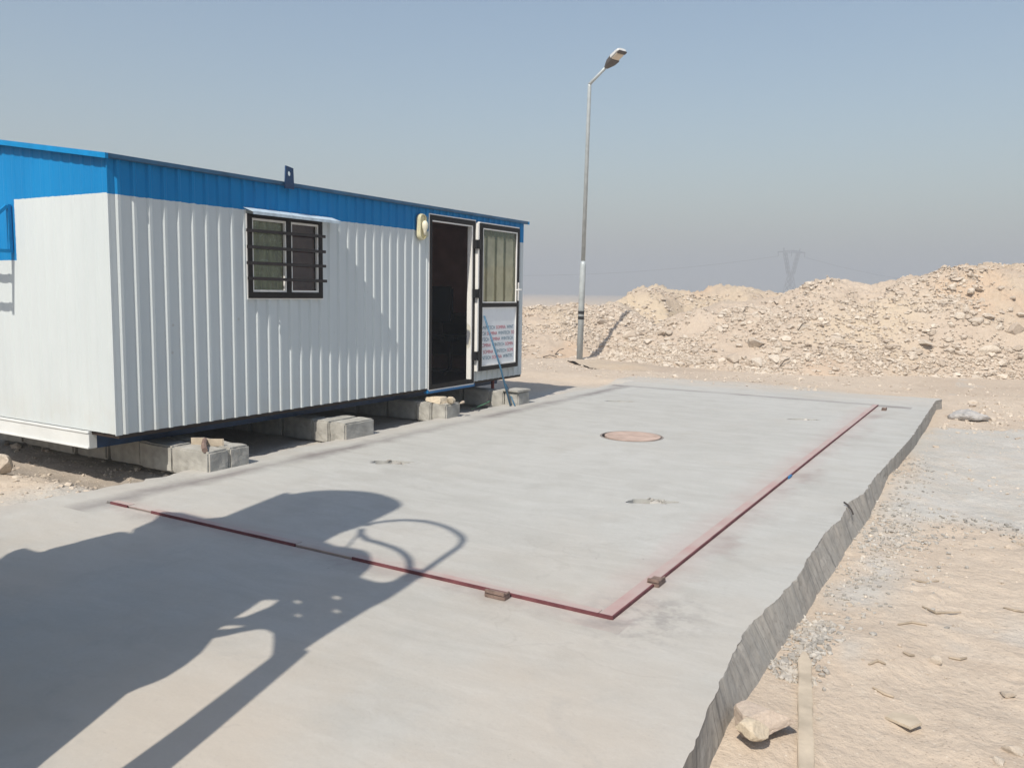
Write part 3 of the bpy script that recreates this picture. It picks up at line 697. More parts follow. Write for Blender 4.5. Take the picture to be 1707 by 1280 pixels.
# door opening and leaf
XD = CX1+.02; a, b, z0, z1 = DOOR
m = MB(); w = .045
m.box((XD-.07, a, z0), (XD+.006, a+w, z1)).box((XD-.07, b-w, z0), (XD+.006, b, z1)).box((XD-.07, a+w, z1-w-.01), (XD+.006, b-w, z1)).box((XD-.07, a+w, z0), (XD+.006, b-w, z0+.05))
df = m.build('door_frame', 'dark_profile', cab)
m = MB(); m.box((XD-.014, a-.012, z0), (XD+.002, a-.0005, z1+.012)).box((XD-.014, a-.0004, z1+.0005), (XD+.002, b+.012, z1+.012)).box((XD-.014, b+.0005, z0), (XD+.002, b+.012, z1)).box((XD-.014, a, z0-.014), (XD+.004, b, z0-.0005)); m.build('outer_bead', 'white_bead', df)
m = MB(); m.box((XD-.03, a+w, z1-w-.024), (XD+.002, b-w-.02, z1-w-.0105)).box((XD-.06, b-w-.02, z0+.05), (XD+.002, b-w-.0005, z1-w-.0105)); m.build('inner_bead', 'white_bead', df)
lf = MB(); la, lb, lz0, lz1 = 8.262, 9.165, .415, 2.145; XL0, XL1 = CX1+.028, CX1+.078; w = .052; zm = 1.195
lf.box((XL0, la, lz0), (XL1, la+w, lz1)).box((XL0, lb-w, lz0), (XL1, lb, lz1)).box((XL0, la+w, lz1-w), (XL1, lb-w, lz1)).box((XL0, la+w, lz0), (XL1, lb-w, lz0+w)).box((XL0, la+w, zm-.025), (XL1, lb-w, zm+.025))
leaf = lf.build('door_leaf', 'dark_profile', cab, bevel=.002)
m = MB(); m.box((XL0, la-.036, lz0), (XL1-.012, la-.010, lz1)); m.box((XL0, la-.0098, lz1+.0005), (XL1-.01, lb, lz1+.014)); m.build('leaf_edge', 'white_bead', leaf)
m = MB(); q = .014
for zz0, zz1 in ((zm+.0255, lz1-w-.0005), (lz0+w+.0005, zm-.0255)):
    A, B = la+w+.0005, lb-w-.0005
    m.box((XL1-.02, A, zz0), (XL1-.004, A+q, zz1)).box((XL1-.02, B-q, zz0), (XL1-.004, B, zz1)).box((XL1-.02, A+q, zz0), (XL1-.004, B-q, zz0+q)).box((XL1-.02, A+q, zz1-q), (XL1-.004, B-q, zz1))
m.build('glazing_bead', 'white_bead', leaf)
m = MB(); m.box((XL0+.02, la+w+.006, zm+.03), (XL0+.025, lb-w-.006, lz1-w-.006)); m.build('pane', 'door_glass', leaf)
m = MB(); m.box((XL0+.01, la+w+.004, lz0+w+.004), (XL0+.034, lb-w-.004, zm-.028)); panel = m.build('lower_panel', 'white_panel', leaf)
# protective film printed with rows of lettering, a mark running on from row to row
def lay_text(name, pieces, mat):
    V, F = [], []
    for txt, y, z, size in pieces:
        tm, wd = text_mesh(txt, size); k = len(V)
        V += [(XL0+.0350 + v.co.z, y + v.co.x, z + v.co.y) for v in tm.vertices]; F += [tuple(i+k for i in p.vertices) for p in tm.polygons]
        bpy.data.meshes.remove(tm)
    mb = MB(); mb.add(V, F); return mb.build(name, mat, panel)
def twidth(txt, size):
    tm, wd = text_mesh(txt, size); bpy.data.meshes.remove(tm); return wd
rowz = [.905, .835, .765, .695, .615, .545]; startc = [0, 5, 3, 9, 7, 2]; blues, reds = [], []
A, B = la+w+.022, lb-w-.022; sz = .060
words = ['WINTECH', 'SOMINA', 'WINTECH', 'SOMINA', 'WINTECH', 'SOMINA']
full = [(ch, wi % 2) for wi, w_ in enumerate(words) for ch in w_ + ' ']
cw = {ch: twidth(ch, sz)+.004 for ch in set('WINTECHSOMINA')}; cw[' '] = .022
for z, s0 in zip(rowz, startc):
    y = A; i = s0; cur = ''; cy = y; cc_ = full[i % len(full)][1]
    while True:
        ch, colr = full[i % len(full)]; wd = cw[ch]
        if y + wd > B: break
        if ch != ' ': (reds if colr else blues).append((ch, y, z, sz))
        y += wd; i += 1
lay_text('lettering', blues, 'letter_blue'); lay_text('lettering', reds, 'letter_red')
for z in (1.90, 1.33, .60):
    m = MB(); m.tube([(XL1+.004, la-.022, z-.055), (XL1+.004, la-.022, z+.055)], .013, 10); m.box((XL1-.011, la-.052, z-.05), (XL1-.002, la+.03, z+.05)); m.box((XD+.0065, b-.05, z-.05), (XL1-.012, la-.037, z+.05)); m.build('hinge', 'black_band', leaf)
m = MB(); m.box((XL1+.0005, lb-.040, 1.245), (XL1+.010, lb-.008, 1.475)); hd = m.build('handle_plate', 'white_bead', leaf, bevel=.003)
m = MB(); m.tube([(XL1+.010, lb-.024, 1.385), (XL1+.048, lb-.024, 1.385), (XL1+.050, lb-.040, 1.385), (XL1+.050, lb-.150, 1.380)], .009, 8); m.build('lever', 'white_bead', hd, smooth=True)
# wall lamp: oblong bulkhead fitting with a bulb under a clear cover
LY, LZ = 7.165, 2.02
def oblong(hy, hz, n_=10):
    return [(LY + hy*math.sin(t_), LZ + (hz-hy) + hy*math.cos(t_)) for t_ in np.linspace(-math.pi/2, math.pi/2, n_)] + [(LY + hy*math.sin(t_), LZ - (hz-hy) + hy*math.cos(t_)) for t_ in np.linspace(math.pi/2, 1.5*math.pi, n_)]
m = MB(); m.prism(oblong(.058, .138), 'x', CX1+.0175, CX1+.052); wl = m.build('wall_lamp', 'cream_plastic', cab, bevel=.004)
m = MB(); ob, oi = oblong(.054, .134), oblong(.042, .122); k = len(ob)
m.add([(CX1+.0525, *q_) for q_ in ob] + [(CX1+.0525, *q_) for q_ in oi] + [(CX1+.066, *q_) for q_ in ob] + [(CX1+.066, *q_) for q_ in oi],
      [f for i in range(k) for f in ((i, (i+1) % k, (i+1) % k+2*k, i+2*k), (i+k, i+3*k, (i+1) % k+3*k, (i+1) % k+k), (i+2*k, (i+1) % k+2*k, (i+1) % k+3*k, i+3*k))]); m.build('lamp_rim', 'cream_plastic', wl)
m = MB(); m.tube([(CX1+.085, LY, LZ-.085), (CX1+.085, LY, LZ-.05), (CX1+.085, LY, LZ-.035), (CX1+.085, LY, LZ-.005), (CX1+.085, LY, LZ+.03), (CX1+.085, LY, LZ+.055), (CX1+.085, LY, LZ+.065)], [.014, .016, .022, .032, .034, .022, .006], 14); m.build('bulb', 'bulb_white', wl, smooth=True)
m = MB()
for j in range(5):
    s = math.cos(j/5*math.pi/2); s2 = math.cos((j+1)/5*math.pi/2); d0 = .066+.06*math.sin(j/5*math.pi/2); d1 = .066+.06*math.sin((j+1)/5*math.pi/2)
    p0 = oblong(.042*max(s, .02), .08+.042*s); p1 = oblong(.042*max(s2, .02), .08+.042*s2); k = len(p0)
    m.add([(CX1+d0, *q_) for q_ in p0] + [(CX1+d1, *q_) for q_ in p1], [(i, (i+1) % k, (i+1) % k+k, i+k) for i in range(k)])
m.build('lamp_cover', 'clear_cover', wl, smooth=True)
# bracket for an air conditioner on the end wall
def ong(px, py, y):
    d = ray(px, py); return CAM + d*(y/d.y)
T = ong(19, 344, CY0); Bt = ong(21.5, 419, CY0); xr = T.x; xl = xr-.85
br = MB()
for x in (xr, xl):
    br.bar((x, CY0-.022, Bt.z-.012), (x, CY0-.022, T.z+.012), .026, .026, up=(1, 0, 0)); br.bar((x, CY0-.0352, Bt.z), (x, CY0-.40, Bt.z), .026, .026)
    br.bar((x, CY0-.036, T.z), (x, CY0-.385, Bt.z+.014), .024, .024)
for y in (CY0-.20, CY0-.385): br.bar((xl, y, Bt.z+.0275), (xr+.013, y, Bt.z+.0275), .034, .028)
br.build('unit_bracket', 'light_blue_trim', cab)
# drain pipe hanging from the floor near the far end
m = MB(); pd = onx(829, 632, -5.55); m.tube([(-5.62, pd.y, .26), (-5.62, pd.y, .10), (-5.62, pd.y+.02, -.04)], .022, 8); m.build('drain_pipe', 'red_pipe', cab, smooth=True)

# furniture seen through the open door
fx, fy = -6.06, 8.62
ch = thing('office_chair', (fx, fy, ZB+.005), 'dark padded office chair with its back to the open cabin door', 'chair')
m = MB(); m.box((fx-.22, fy-.13, .73), (fx+.22, fy+.30, .81)); m.build('seat', 'dark_cloth', ch, bevel=.03)
m = MB(); m.box((fx-.20, fy-.19, .97), (fx+.20, fy-.135, 1.41)); m.build('backrest', 'dark_cloth', ch, bevel=.025)
m = MB(); m.tube([(fx, fy+.06, .36), (fx, fy+.06, .729)], .03)
for k in range(5):
    t_ = k*1.2566; m.bar((fx, fy+.06, .37), (fx+.28*math.cos(t_), fy+.06+.28*math.sin(t_), .335), .04, .03)
m.build('base', 'black_iron', ch); m = MB(); m.bar((fx, fy-.10, .72), (fx, fy-.165, 1.05), .05, .02); m.build('back_bracket', 'black_iron', ch)
dk = thing('desk', (-6.9, 9.0, ZB+.005), 'dark wooden desk along the far end of the cabin, seen through the door', 'desk')
m = MB(); m.box((-7.7, 8.70, 1.035), (-5.75, 9.33, 1.065)); m.build('desk_top', 'dark_wood', dk)
for x in (-7.68, -5.81): m = MB(); m.box((x, 8.73, ZB+.006), (x+.04, 9.31, 1.034)); m.build('side_panel', 'dark_wood', dk)
m = MB(); m.box((-7.638, 9.24, .50), (-5.812, 9.26, 1.033)); m.build('back_panel', 'dark_wood', dk)

# ------------------------------------------------------------------ concrete blocks carrying the cabin
def block_mesh(dx, dy, dz, seed):
    r = random.Random(seed); bm = bmesh.new(); bmesh.ops.create_cube(bm, size=1.0)
    for v in bm.verts: v.co = Vector((v.co.x*dx, v.co.y*dy, v.co.z*dz + dz/2))
    bmesh.ops.bevel(bm, geom=bm.edges[:], offset=.014, segments=2, affect='EDGES')
    bmesh.ops.subdivide_edges(bm, edges=[e for e in bm.edges if e.calc_length() > .06], cuts=5, use_grid_fill=True)
    for v in bm.verts:
        k = float(fbm(np.array([v.co.x*16+seed*3.1+v.co.z*9]), np.array([v.co.y*16-v.co.z*13+seed]), 3, seed)[0]); v.co += v.co.normalized()*k*.009
    me = bpy.data.meshes.new('concrete_block'); bm.to_mesh(me); bm.free(); me.materials.append(MATS['block_concrete']); return me
BX = [block_mesh(.39, .195, .205, i) for i in range(4)]; BY = [block_mesh(.195, .39, .205, 10+i) for i in range(3)]
def blk(x, y, me, label, z=-.055, rz=0.):
    o = bpy.data.objects.new('concrete_block', me); COL.objects.link(o); o.location = (x, y, z); o.rotation_euler = (0, 0, rz + random.uniform(-.02, .02))
    return tag(o, label, 'concrete block', 'concrete blocks under the cabin')
GRPL = ['shaded concrete block in the first row under the cabin', 'shaded concrete block in the second row under the cabin below the window', 'shaded concrete block in the third row under the cabin below the door', 'shaded concrete block in the last row under the far end of the cabin']
ROW = [4.03, 5.63, 7.20, 8.60]; RL = [.39, .40, .27, .28]
# first row: two courses side by side
blk(-5.165, ROW[0]+.10, BX[0], 'sunlit concrete block at the head of the nearest row, under a rusty clamp', rz=.03)
blk(-5.165, ROW[0]+.31, BX[1], 'concrete block behind the clamp block at the head of the nearest row', rz=-.02)
x = -5.575
for k in range(6): blk(x, ROW[0]+.12+random.uniform(-.02, .02), BX[k % 4], GRPL[0]); x -= .405 + random.uniform(.0, .03)
blk(-5.58, ROW[0]+.33, BX[2], GRPL[0])
# other rows: heads laid crosswise
heads = [('concrete block at the head of the row below the window, inner half', 'grey concrete block below the window, outer half of the pair with a shaded side'),
         ('concrete block below the open door, nearer half of the pair under a flat stone', 'concrete block below the open door, outer half of the pair under a flat stone'),
         ('pale concrete block under the far corner of the cabin, inner half of the pair', 'pale concrete block under the far corner of the cabin, outer half of the pair')]
for r_, (y, hx) in enumerate(zip(ROW[1:], (-5.07, -5.07, -5.00))):
    L = RL[r_+1]; BS = [block_mesh(.195, L, .205, 30+r_*3+k) for k in range(2)]
    blk(hx-.305, y+L/2, BS[0], heads[r_][0]); blk(hx-.0975, y+L/2, BS[1], heads[r_][1])
    x = hx-.62
    for k in range(4): blk(x, y+.12, BX[(k+r_) % 4], GRPL[r_+1]); x -= .42
# clamp on the first block
cl = thing('clamp', (-5.12, 4.16, .15), 'rusty dusty clamp of a bent plate and a short bar on the nearest block', 'clamp')
m = MB(); pc = [(-5.32, 4.17), (-5.25, 4.22), (-5.17, 4.21), (-5.09, 4.27)]
for (xa, ya), (xb, yb) in zip(pc, pc[1:]): m.add([(xa, ya, .148), (xb, yb, .148), (xb, yb, .205), (xa, ya, .205), (xa+.006, ya+.012, .148), (xb+.006, yb+.012, .148), (xb+.006, yb+.012, .205), (xa+.006, ya+.012, .205)], [(0,1,2,3),(5,4,7,6),(3,2,6,7),(0,4,5,1),(0,3,7,4),(1,5,6,2)])
m.build('plate', 'old_wood', cl)
m = MB(); m.tube([(-5.215, 4.215, .19), (-5.10, 4.11, .176), (-5.01, 4.045, .160)], .021, 8); m.build('bar', 'rust_steel', cl)
o = put_rock('flat_stone', (-5.26, 7.33, .178), .20, 'flat pale stone lying on the blocks below the door', 'stone', me=rock_mesh(77, 3, .35, 11, 'cream_stone'), rz=1.2, sc=(.8, 1.0, .62), tilt=.05)
put_rock('stone', (-5.09, 7.30, .195), .062, 'small pale upright stone beside the flat stone on the door blocks', 'stone', me=rock_mesh(78, 2, .9, 9, 'cream_stone'))
put_rock('mortar_lump', (-5.02, 7.42, .158), .035, 'white mortar lump on the outer block below the door', 'mortar lump', me=rock_mesh(79, 2, .6, 9, 'limestone'))
m = MB(); m.box((-5.22, 8.57, .150), (-4.985, 8.90, .176)); o = m.build('concrete_tile', 'block_concrete', None, bevel=.012); tag(o, 'thin pale concrete tile on the last blocks under the far corner', 'tile')

# blue rods leaning on the door and a scrap of cable
A = (XL1+.014, 8.33, 1.07); p1 = at(851, 677, .0); p2 = at(858.5, 677, .0)
m = MB(); mid1 = Vector(A)*.45 + p1*.55 + Vector((.0, .02, .012))
m.tube([A, mid1, (p1.x, p1.y, .004)], .0115, 8); o = m.build('steel_rod', 'rod_teal', None, smooth=True); tag(o, 'longer teal steel rod leaning on the open door leaf', 'rod', 'teal rods leaning on the door')
p3 = onx(843, 640, -5.26); m = MB(); m.tube([(p3.x, p3.y, p3.z), (p2.x, p2.y, .004)], .010, 8); o = m.build('steel_rod', 'rod_teal', None, smooth=True); tag(o, 'shorter teal steel rod beside the long one at the far blocks', 'rod', 'teal rods leaning on the door')
c = [at(786, 682, .012), at(795, 679, .05), at(803, 675, .02), at(812, 671, .06), at(818, 668, .01)]
m = MB(); m.tube(c, .008, 6); o = m.build('cable', 'green_cable', None, smooth=True); tag(o, 'short scrap of green cable lying between the door blocks and the far blocks', 'cable')
for (px, py, s_, lb_) in ((822, 672, .045, 'small reddish stone lying between the door blocks and the far blocks'), (612, 716, .03, 'pebble beside the outer block below the window'), (2, 786, .13, 'pale rock at the far left edge, before the row of blocks')):
    q = at(px, py, -.02 if px > 100 else -.06); put_rock('rock', (q.x, q.y, q.z+s_*.3), s_, lb_)

# ------------------------------------------------------------------ spoil heaps
def smooth_interp(xs, ys, t):
    return np.interp(t, xs, ys)
def heap(name, stations, nu, nv, back, seed, rough, sharp=1.0):
    """stations: (base point, crest point); returns object and a sampler"""
    Bp = np.array([s_[0][:] for s_ in stations]); Cp = np.array([s_[1][:] for s_ in stations])
    dcum = np.concatenate([[0], np.cumsum(np.hypot(*(Cp[1:, :2]-Cp[:-1, :2]).T))]); dcum /= dcum[-1]
    def ev(u, v):
        """u along 0..1; v: 0 base, 1 crest, 2 back base"""
        b = np.stack([np.interp(u, dcum, Bp[:, k]) for k in range(3)], -1); c_ = np.stack([np.interp(u, dcum, Cp[:, k]) for k in range(3)], -1)
        dirn = c_[..., :2]-b[..., :2]; L = np.linalg.norm(dirn, axis=-1, keepdims=True); dirn = dirn/np.maximum(L, 1e-6)
        vf = np.clip(v, 0, 1); vb = np.clip(v-1, 0, 1)
        xy = b[..., :2] + (c_[..., :2]-b[..., :2])*vf[..., None] + dirn*back*vb[..., None]
        h = np.maximum(c_[..., 2]-b[..., 2], .02)
        prof = np.where(v <= 1, np.power(np.sin(vf*math.pi/2), 1.25*sharp), np.cos(vb*math.pi/2)**1.3)
        env = np.sin(np.clip(vf, 0, 1)*math.pi/2)
        x, y = xy[..., 0], xy[..., 1]
        crest = 1-np.exp(-((v-1)/.12)**2)*.75
        q = h*prof; xs_, ys_ = x + 1.1*q, y + 1.4*q
        n1 = fbm(x*.8, y*.8, 3, seed); n2 = fbm(xs_*2.6, ys_*2.6, 4, seed+5); n3 = np.abs(fbm(xs_*7.5, ys_*7.5, 3, seed+9)); n4 = fbm(xs_*20, ys_*20, 2, seed+12)
        ck = .25 + .75*crest
        z = b[..., 2]-.06*(1-env) + q + (env+.12)*(h**.6)*rough*(.20*n1*crest + .09*n2*ck + .065*n3*ck + .022*n4*ck)
        return np.stack([x, y, z], -1)
    u = np.linspace(0, 1, nu); v = np.concatenate([np.linspace(0, 1, int(nv*.78)), np.linspace(1, 2, nv-int(nv*.78)+1)[1:]])
    U, Vv = np.meshgrid(u, v, indexing='ij'); P = ev(U, Vv)
    o = npmesh(name, P.reshape(-1, 3), gridfaces(nu, nv), 'heap_sand', {'cement': np.zeros(nu*nv), 'darker_ground': np.zeros(nu*nv)}); tag(o, kind='structure')
    return o, ev
def st(bx, by, cx, cy, D, z=-.12):
    return (at(bx, by, z), dep(cx, cy, D))
right = [st(930, 598, 955, 601, 17.3), st(985, 606, 1000, 598, 17.6), st(1030, 612, 1040, 572, 18.2), st(1075, 617, 1085, 548, 18.8), st(1115, 620, 1120, 533, 19.2), st(1160, 622, 1160, 517, 19.6), st(1200, 624, 1200, 507, 19.9), st(1245, 626, 1245, 501, 20), st(1290, 628, 1290, 496, 20.2),
         st(1320, 629, 1320, 488, 20.3), st(1350, 630, 1350, 476, 20.4), st(1400, 630, 1400, 470, 20.5), st(1432, 631, 1432, 473, 20.5), st(1452, 631, 1452, 475, 20.5), st(1482, 631, 1482, 469, 20.5), st(1540, 632, 1540, 466, 20.6), st(1580, 633, 1580, 461, 20.7), st(1620, 634, 1620, 449, 21), st(1660, 635, 1660, 444, 21.2), st(1707, 636, 1707, 445, 21.4), st(1850, 642, 1800, 440, 22), st(2100, 655, 2000, 452, 22)]
mound_r, ev_r = heap('earth_mound', right, 520, 170, 4.5, 100, 1.0)
mid = [st(985, 588, 985, 530, 22), st(1005, 588, 1005, 518, 23), st(1030, 588, 1030, 503, 24), st(1048, 588, 1048, 490, 24.3), st(1062, 588, 1062, 484, 24.5), st(1078, 588, 1078, 482, 24.5), st(1095, 588, 1095, 481, 24.5), st(1110, 588, 1110, 488, 24.5), st(1140, 585, 1140, 493, 25), st(1180, 585, 1180, 487, 25.5), st(1210, 585, 1210, 481, 26), st(1245, 585, 1245, 479, 26), st(1275, 585, 1275, 487, 26), st(1330, 585, 1330, 496, 26), st(1420, 585, 1420, 500, 26)]
mound_m, ev_m = heap('earth_mound', mid, 300, 110, 4, 200, 1.15)
left = [st(560, 610, 560, 520, 22), st(760, 602, 760, 516, 22), st(880, 600, 880, 514, 22), st(897, 600, 897, 510, 22), st(915, 600, 915, 514, 22), st(950, 599, 950, 509, 22.4), st(975, 598, 975, 509, 22.5), st(1000, 597, 1000, 513, 22.5), st(1015, 597, 1015, 507, 22.5), st(1032, 597, 1032, 506, 22.5), st(1055, 597, 1055, 520, 22.2), st(1085, 600, 1085, 540, 21.5), st(1110, 603, 1110, 560, 21)]
mound_l, ev_l = heap('earth_mound', left, 340, 120, 5, 300, .95)

def sample(ev, n_, u0, u1, v0, v1, dens=None):
    u = RNG.uniform(u0, u1, n_*3); v = RNG.uniform(v0, v1, n_*3)
    if dens is not None:
        k = RNG.uniform(0, 1, n_*3) < dens(u, v); u, v = u[k], v[k]
    return ev(u[:n_], v[:n_])
def clump(ev, seed, sc=1.1, thr=.0):
    def f(u, v):
        P = ev(u, v); return np.clip(.18 + 1.3*(fbm(P[:, 0]*sc, P[:, 1]*sc, 3, seed) - thr), 0, 1)*np.clip(1.35 - v, .25, 1)
    return f
PR = np.concatenate([sample(ev_r, 9000, .03, .9, 0, 1, clump(ev_r, 5)), sample(ev_r, 5000, .03, .9, 0, .8, clump(ev_r, 55, 1.8, -.1)), sample(ev_m, 2600, 0, 1, .1, 1, clump(ev_m, 6, 1.1, -.15)), sample(ev_l, 4800, .4, 1, 0, 1, clump(ev_l, 7, 1.0, -.3)), sample(ev_r, 1500, .03, .85, -.0, .22)])
RD = RNG.lognormal(math.log(.026), .5, len(PR)).clip(.010, .10)
rubble('stone_rubble', PR + np.array([0, 0, .004]), RD, 'limestone', 'loose stone rubble strewn over the earth mounds', .6)
lab = {'r': 'pale limestone rock among the rubble on the slope of the large right mound', 'l': 'limestone rock on the low rubble mound behind the lamp post', 'm': 'limestone rock on the peaked mound beyond the lamp post'}
for ev, n_, rng_, kk, seed in ((ev_r, 150, (.05, .88, .02, .97), 'r', 21), (ev_l, 62, (.42, .95, .02, .95), 'l', 22), (ev_m, 18, (.05, .9, .4, .97), 'm', 23)):
    for p in sample(ev, n_, *rng_, clump(ev, seed, .9, -.1)):
        s_ = float(np.clip(RNG.lognormal(math.log(.085), .4), .05, .24))
        put_rock('rock', (p[0], p[1], p[2]+s_*.15), s_, lab[kk], 'rock', 'rocks on the earth mounds')
# stones that stand out
def on_heap(ev, px, py):
    d = ray(px, py); best = None
    U, V_ = np.meshgrid(np.linspace(0, 1, 400), np.linspace(0, 1, 90), indexing='ij'); P = ev(U, V_).reshape(-1, 3)
    rel = P - np.array(CAM); zz = rel @ np.array(CF); xx = FPX*(rel @ np.array(CX))/zz + W0/2; yy = H0/2 - FPX*(rel @ np.array(CU))/zz
    return P[np.argmin((xx-px)**2 + (yy-py)**2)]
for px, py, s_, sc, lb_ in ((1392, 569, .20, (1.2, .8, .8), 'large pale boulder halfway up the big mound, right of centre'), (1222, 600, .24, (1.1, .8, .75), 'large square limestone block near the foot of the big mound'), (1262, 605, .22, (1.3, .8, .6), 'long flat limestone block at the foot of the big mound'),
                            (1290, 598, .20, (1.2, .8, .7), 'blocky limestone beside the long flat block at the foot of the mound'), (1065, 605, .17, (1.2, .8, .6), 'rounded tan boulder at the left foot of the big mound'), (1597, 466, .20, (1.3, .8, .5), 'flat rock jutting from the crest of the big mound, casting a dark shadow'),
                            (1693, 549, .22, (1, .8, .9), 'pale boulder at the right edge on the big mound'), (1652, 584, .20, (1.2, .8, .8), 'pale rock low on the right of the big mound'), (1205, 527, .16, (1.3, .8, .6), 'rock at the shoulder of the big mound below the far saddle'),
                            (1540, 572, .20, (1.3, .8, .5), 'slab like rock with dark undercut in the middle of the big mound'), (1632, 634, .14, (1.3, .8, .6), 'loose rock on the flat sand before the big mound')):
    p = on_heap(ev_r, px, py); put_rock('boulder', (p[0], p[1], p[2]+s_*.1), s_, lb_, 'boulder', me=ROCKS[random.randrange(4)], sc=sc)
# rods and pipe at the foot of the mounds
for k, (px, py, a_) in enumerate(((905, 597, .1), (925, 592, .9), (1300, 612, 1.0), (1330, 552, 1.1))):
    p = on_heap(ev_l if k < 2 else ev_r, px, py); m = MB(); d = (CX*math.cos(a_) + Vector((0, 0, 1))*math.sin(a_)*.6)*.32
    m.tube([Vector(p)+Vector((0, 0, .02)), Vector(p)+d*.5+Vector((0, 0, .05)), Vector(p)+d], .012, 6); o = m.build('twig', 'dark_stick', None)
    tag(o, ('thin dark stick at the foot of the rubble left of the lamp post', 'thin dark stick leaning in the rubble just left of the lamp post', 'short dark stick at the foot of the big mound', 'dark stick half buried halfway up the big mound')[k], 'stick', 'sticks in the mounds')

# ------------------------------------------------------------------ street lamp
LP = at(966, 599, -.10); LPX = Vector((LP.x, LP.y, -.25))
lamp = thing('street_lamp', LPX, 'galvanised street lamp post with bent arm beyond the far end of the slab', 'street lamp')
def zpole(px, py):
    d = ray(px, py); t_ = math.hypot(LP.x, LP.y)/math.hypot(d.x, d.y); return CAMH + d.z*t_
rt = Vector((CX.x, CX.y, 0)).normalized(); tw = Vector((-CF.x, -CF.y, 0)).normalized()
zc, zt = zpole(970, 440), zpole(978, 141)
lean = rt*.012
def pp(z): return Vector((LP.x, LP.y, 0)) + lean*(z+.1) + Vector((0, 0, z))
m = MB(); m.tube([pp(-.25), pp(zc-.02), pp(zc+.06), ], [.068, .064, .047], 16); m.build('lower_pole', 'galvanised', lamp, smooth=True)
m = MB(); m.tube([pp(zc+.0605), pp(zt-.04), pp(zt)], [.046, .040, .038], 14); up_ = m.build('upper_pole', 'galvanised', lamp, smooth=True)
ad = (rt*math.sin(D2R(37)) + tw*math.cos(D2R(37))); tl = D2R(27); adir = (ad*math.cos(tl) + Vector((0, 0, 1))*math.sin(tl)).normalized()
a0 = pp(zt); a1 = a0 + adir*.58
m = MB(); m.tube([a0+Vector((0, 0, .001)), a0 + adir*.05 + Vector((0, 0, .008)), a1], [.038, .034, .030], 12); m.build('arm', 'galvanised', lamp, smooth=True)
sd = adir.cross(Vector((0, 0, 1))).normalized(); un = sd.cross(adir).normalized()
def hp(t_, s_, h): return a1 + (adir*t_ + sd*s_ + un*h)*.72
secs = [(-.05, .045, .045, -.035), (.05, .10, .07, -.05), (.18, .155, .10, -.07), (.34, .17, .115, -.075), (.36, .17, .115, -.075)]
def shell(secs):
    vs, fs = [], []; n_ = 12
    for t_, hw, ht, hb in secs:
        prof = [(-hw, hb*.6), (-hw*.93, hb), (hw*.93, hb), (hw, hb*.6), (hw, ht*.35), (hw*.82, ht*.75), (hw*.5, ht*.95), (hw*.18, ht), (-hw*.18, ht), (-hw*.5, ht*.95), (-hw*.82, ht*.75), (-hw, ht*.35)]
        vs += [hp(t_, s_, h) for s_, h in prof]
    for i in range(len(secs)-1):
        for k in range(n_): fs.append((i*n_+k, i*n_+(k+1) % n_, (i+1)*n_+(k+1) % n_, (i+1)*n_+k))
    fs += [tuple(range(n_)), tuple(range((len(secs)-1)*n_, len(secs)*n_))]; return vs, fs
m = MB(); m.add(*shell(secs)); hd_ = m.build('lamp_head', 'lamp_dark', lamp)
m = MB(); m.add(*shell([(.361, .172, .117, -.02), (.55, .172, .11, -.02), (.66, .165, .095, -.02), (.72, .13, .06, -.02)])); m.build('lamp_cap', 'lamp_shell', hd_)
m = MB(); L0, L1 = .362, .62
vs = [hp(t_, s_, h) for t_ in (L0, L1) for s_, h in ((-.15, -.021), (.15, -.021), (.135, -.065), (-.135, -.065))]
m.add(vs, [(0, 1, 2, 3), (7, 6, 5, 4), (0, 4, 5, 1), (1, 5, 6, 2), (2, 6, 7, 3), (3, 7, 4, 0)]); m.build('lens', 'lamp_lens', hd_, bevel=.012)
vs = [hp(t_, s_, h) for t_ in (.621, .73) for s_, h in ((-.16, -.021), (.16, -.021), (.15, -.07), (-.15, -.07))]
m = MB(); m.add(vs, [(0, 1, 2, 3), (7, 6, 5, 4), (0, 4, 5, 1), (1, 5, 6, 2), (2, 6, 7, 3), (3, 7, 4, 0)]); m.build('end_rim', 'lamp_dark', hd_, bevel=.01)
for z in (zpole(967, 521), zpole(967, 530)):
    m = MB(); m.tube([pp(z-.035), pp(z+.035)], .0685, 16); m.build('band', 'black_band', lamp)

# ------------------------------------------------------------------ pylon and wires on the horizon
PYD = 400.; KP = 400/620; pyc = dep(1316, 493, PYD); PB = Vector((pyc.x, pyc.y, -.4)); PPX = PYD/FPX*1.06
py_rt = (rt*.93 + tw*-.37).normalized(); py_fw = Vector((-py_rt.y, py_rt.x, 0))
def PQ(a_, b_, z): return PB + (py_rt*a_ + py_fw*b_ + Vector((0, 0, z)))*KP
pyl = thing('power_pylon', PB, 'faint hazy lattice power pylon on the horizon behind the mounds', 'pylon')
Ztop, Zw, Zc = 36.5, 18.5, 33.5; R_ = .13
def member(m, a_, b_, r_=R_): m.bar(a_, b_, r_*1.2, r_*1.2)
m = MB()
lv = [(0, 4.2), (6, 3.3), (11, 2.4), (15, 1.8), (Zw, 1.25)]
for (za, wa), (zb, wb) in zip(lv, lv[1:]):
    for sx, sy in ((1, 1), (1, -1), (-1, -1), (-1, 1)):
        member(m, PQ(sx*wa, sy*wa, za), PQ(sx*wb, sy*wb, zb), .15)
    for (s1, s2) in (((1, 1), (1, -1)), ((1, -1), (-1, -1)), ((-1, -1), (-1, 1)), ((-1, 1), (1, 1))):
        member(m, PQ(s1[0]*wa, s1[1]*wa, za), PQ(s2[0]*wb, s2[1]*wb, zb)); member(m, PQ(s2[0]*wa, s2[1]*wa, za), PQ(s1[0]*wb, s1[1]*wb, zb)); member(m, PQ(s1[0]*wb, s1[1]*wb, zb), PQ(s2[0]*wb, s2[1]*wb, zb))
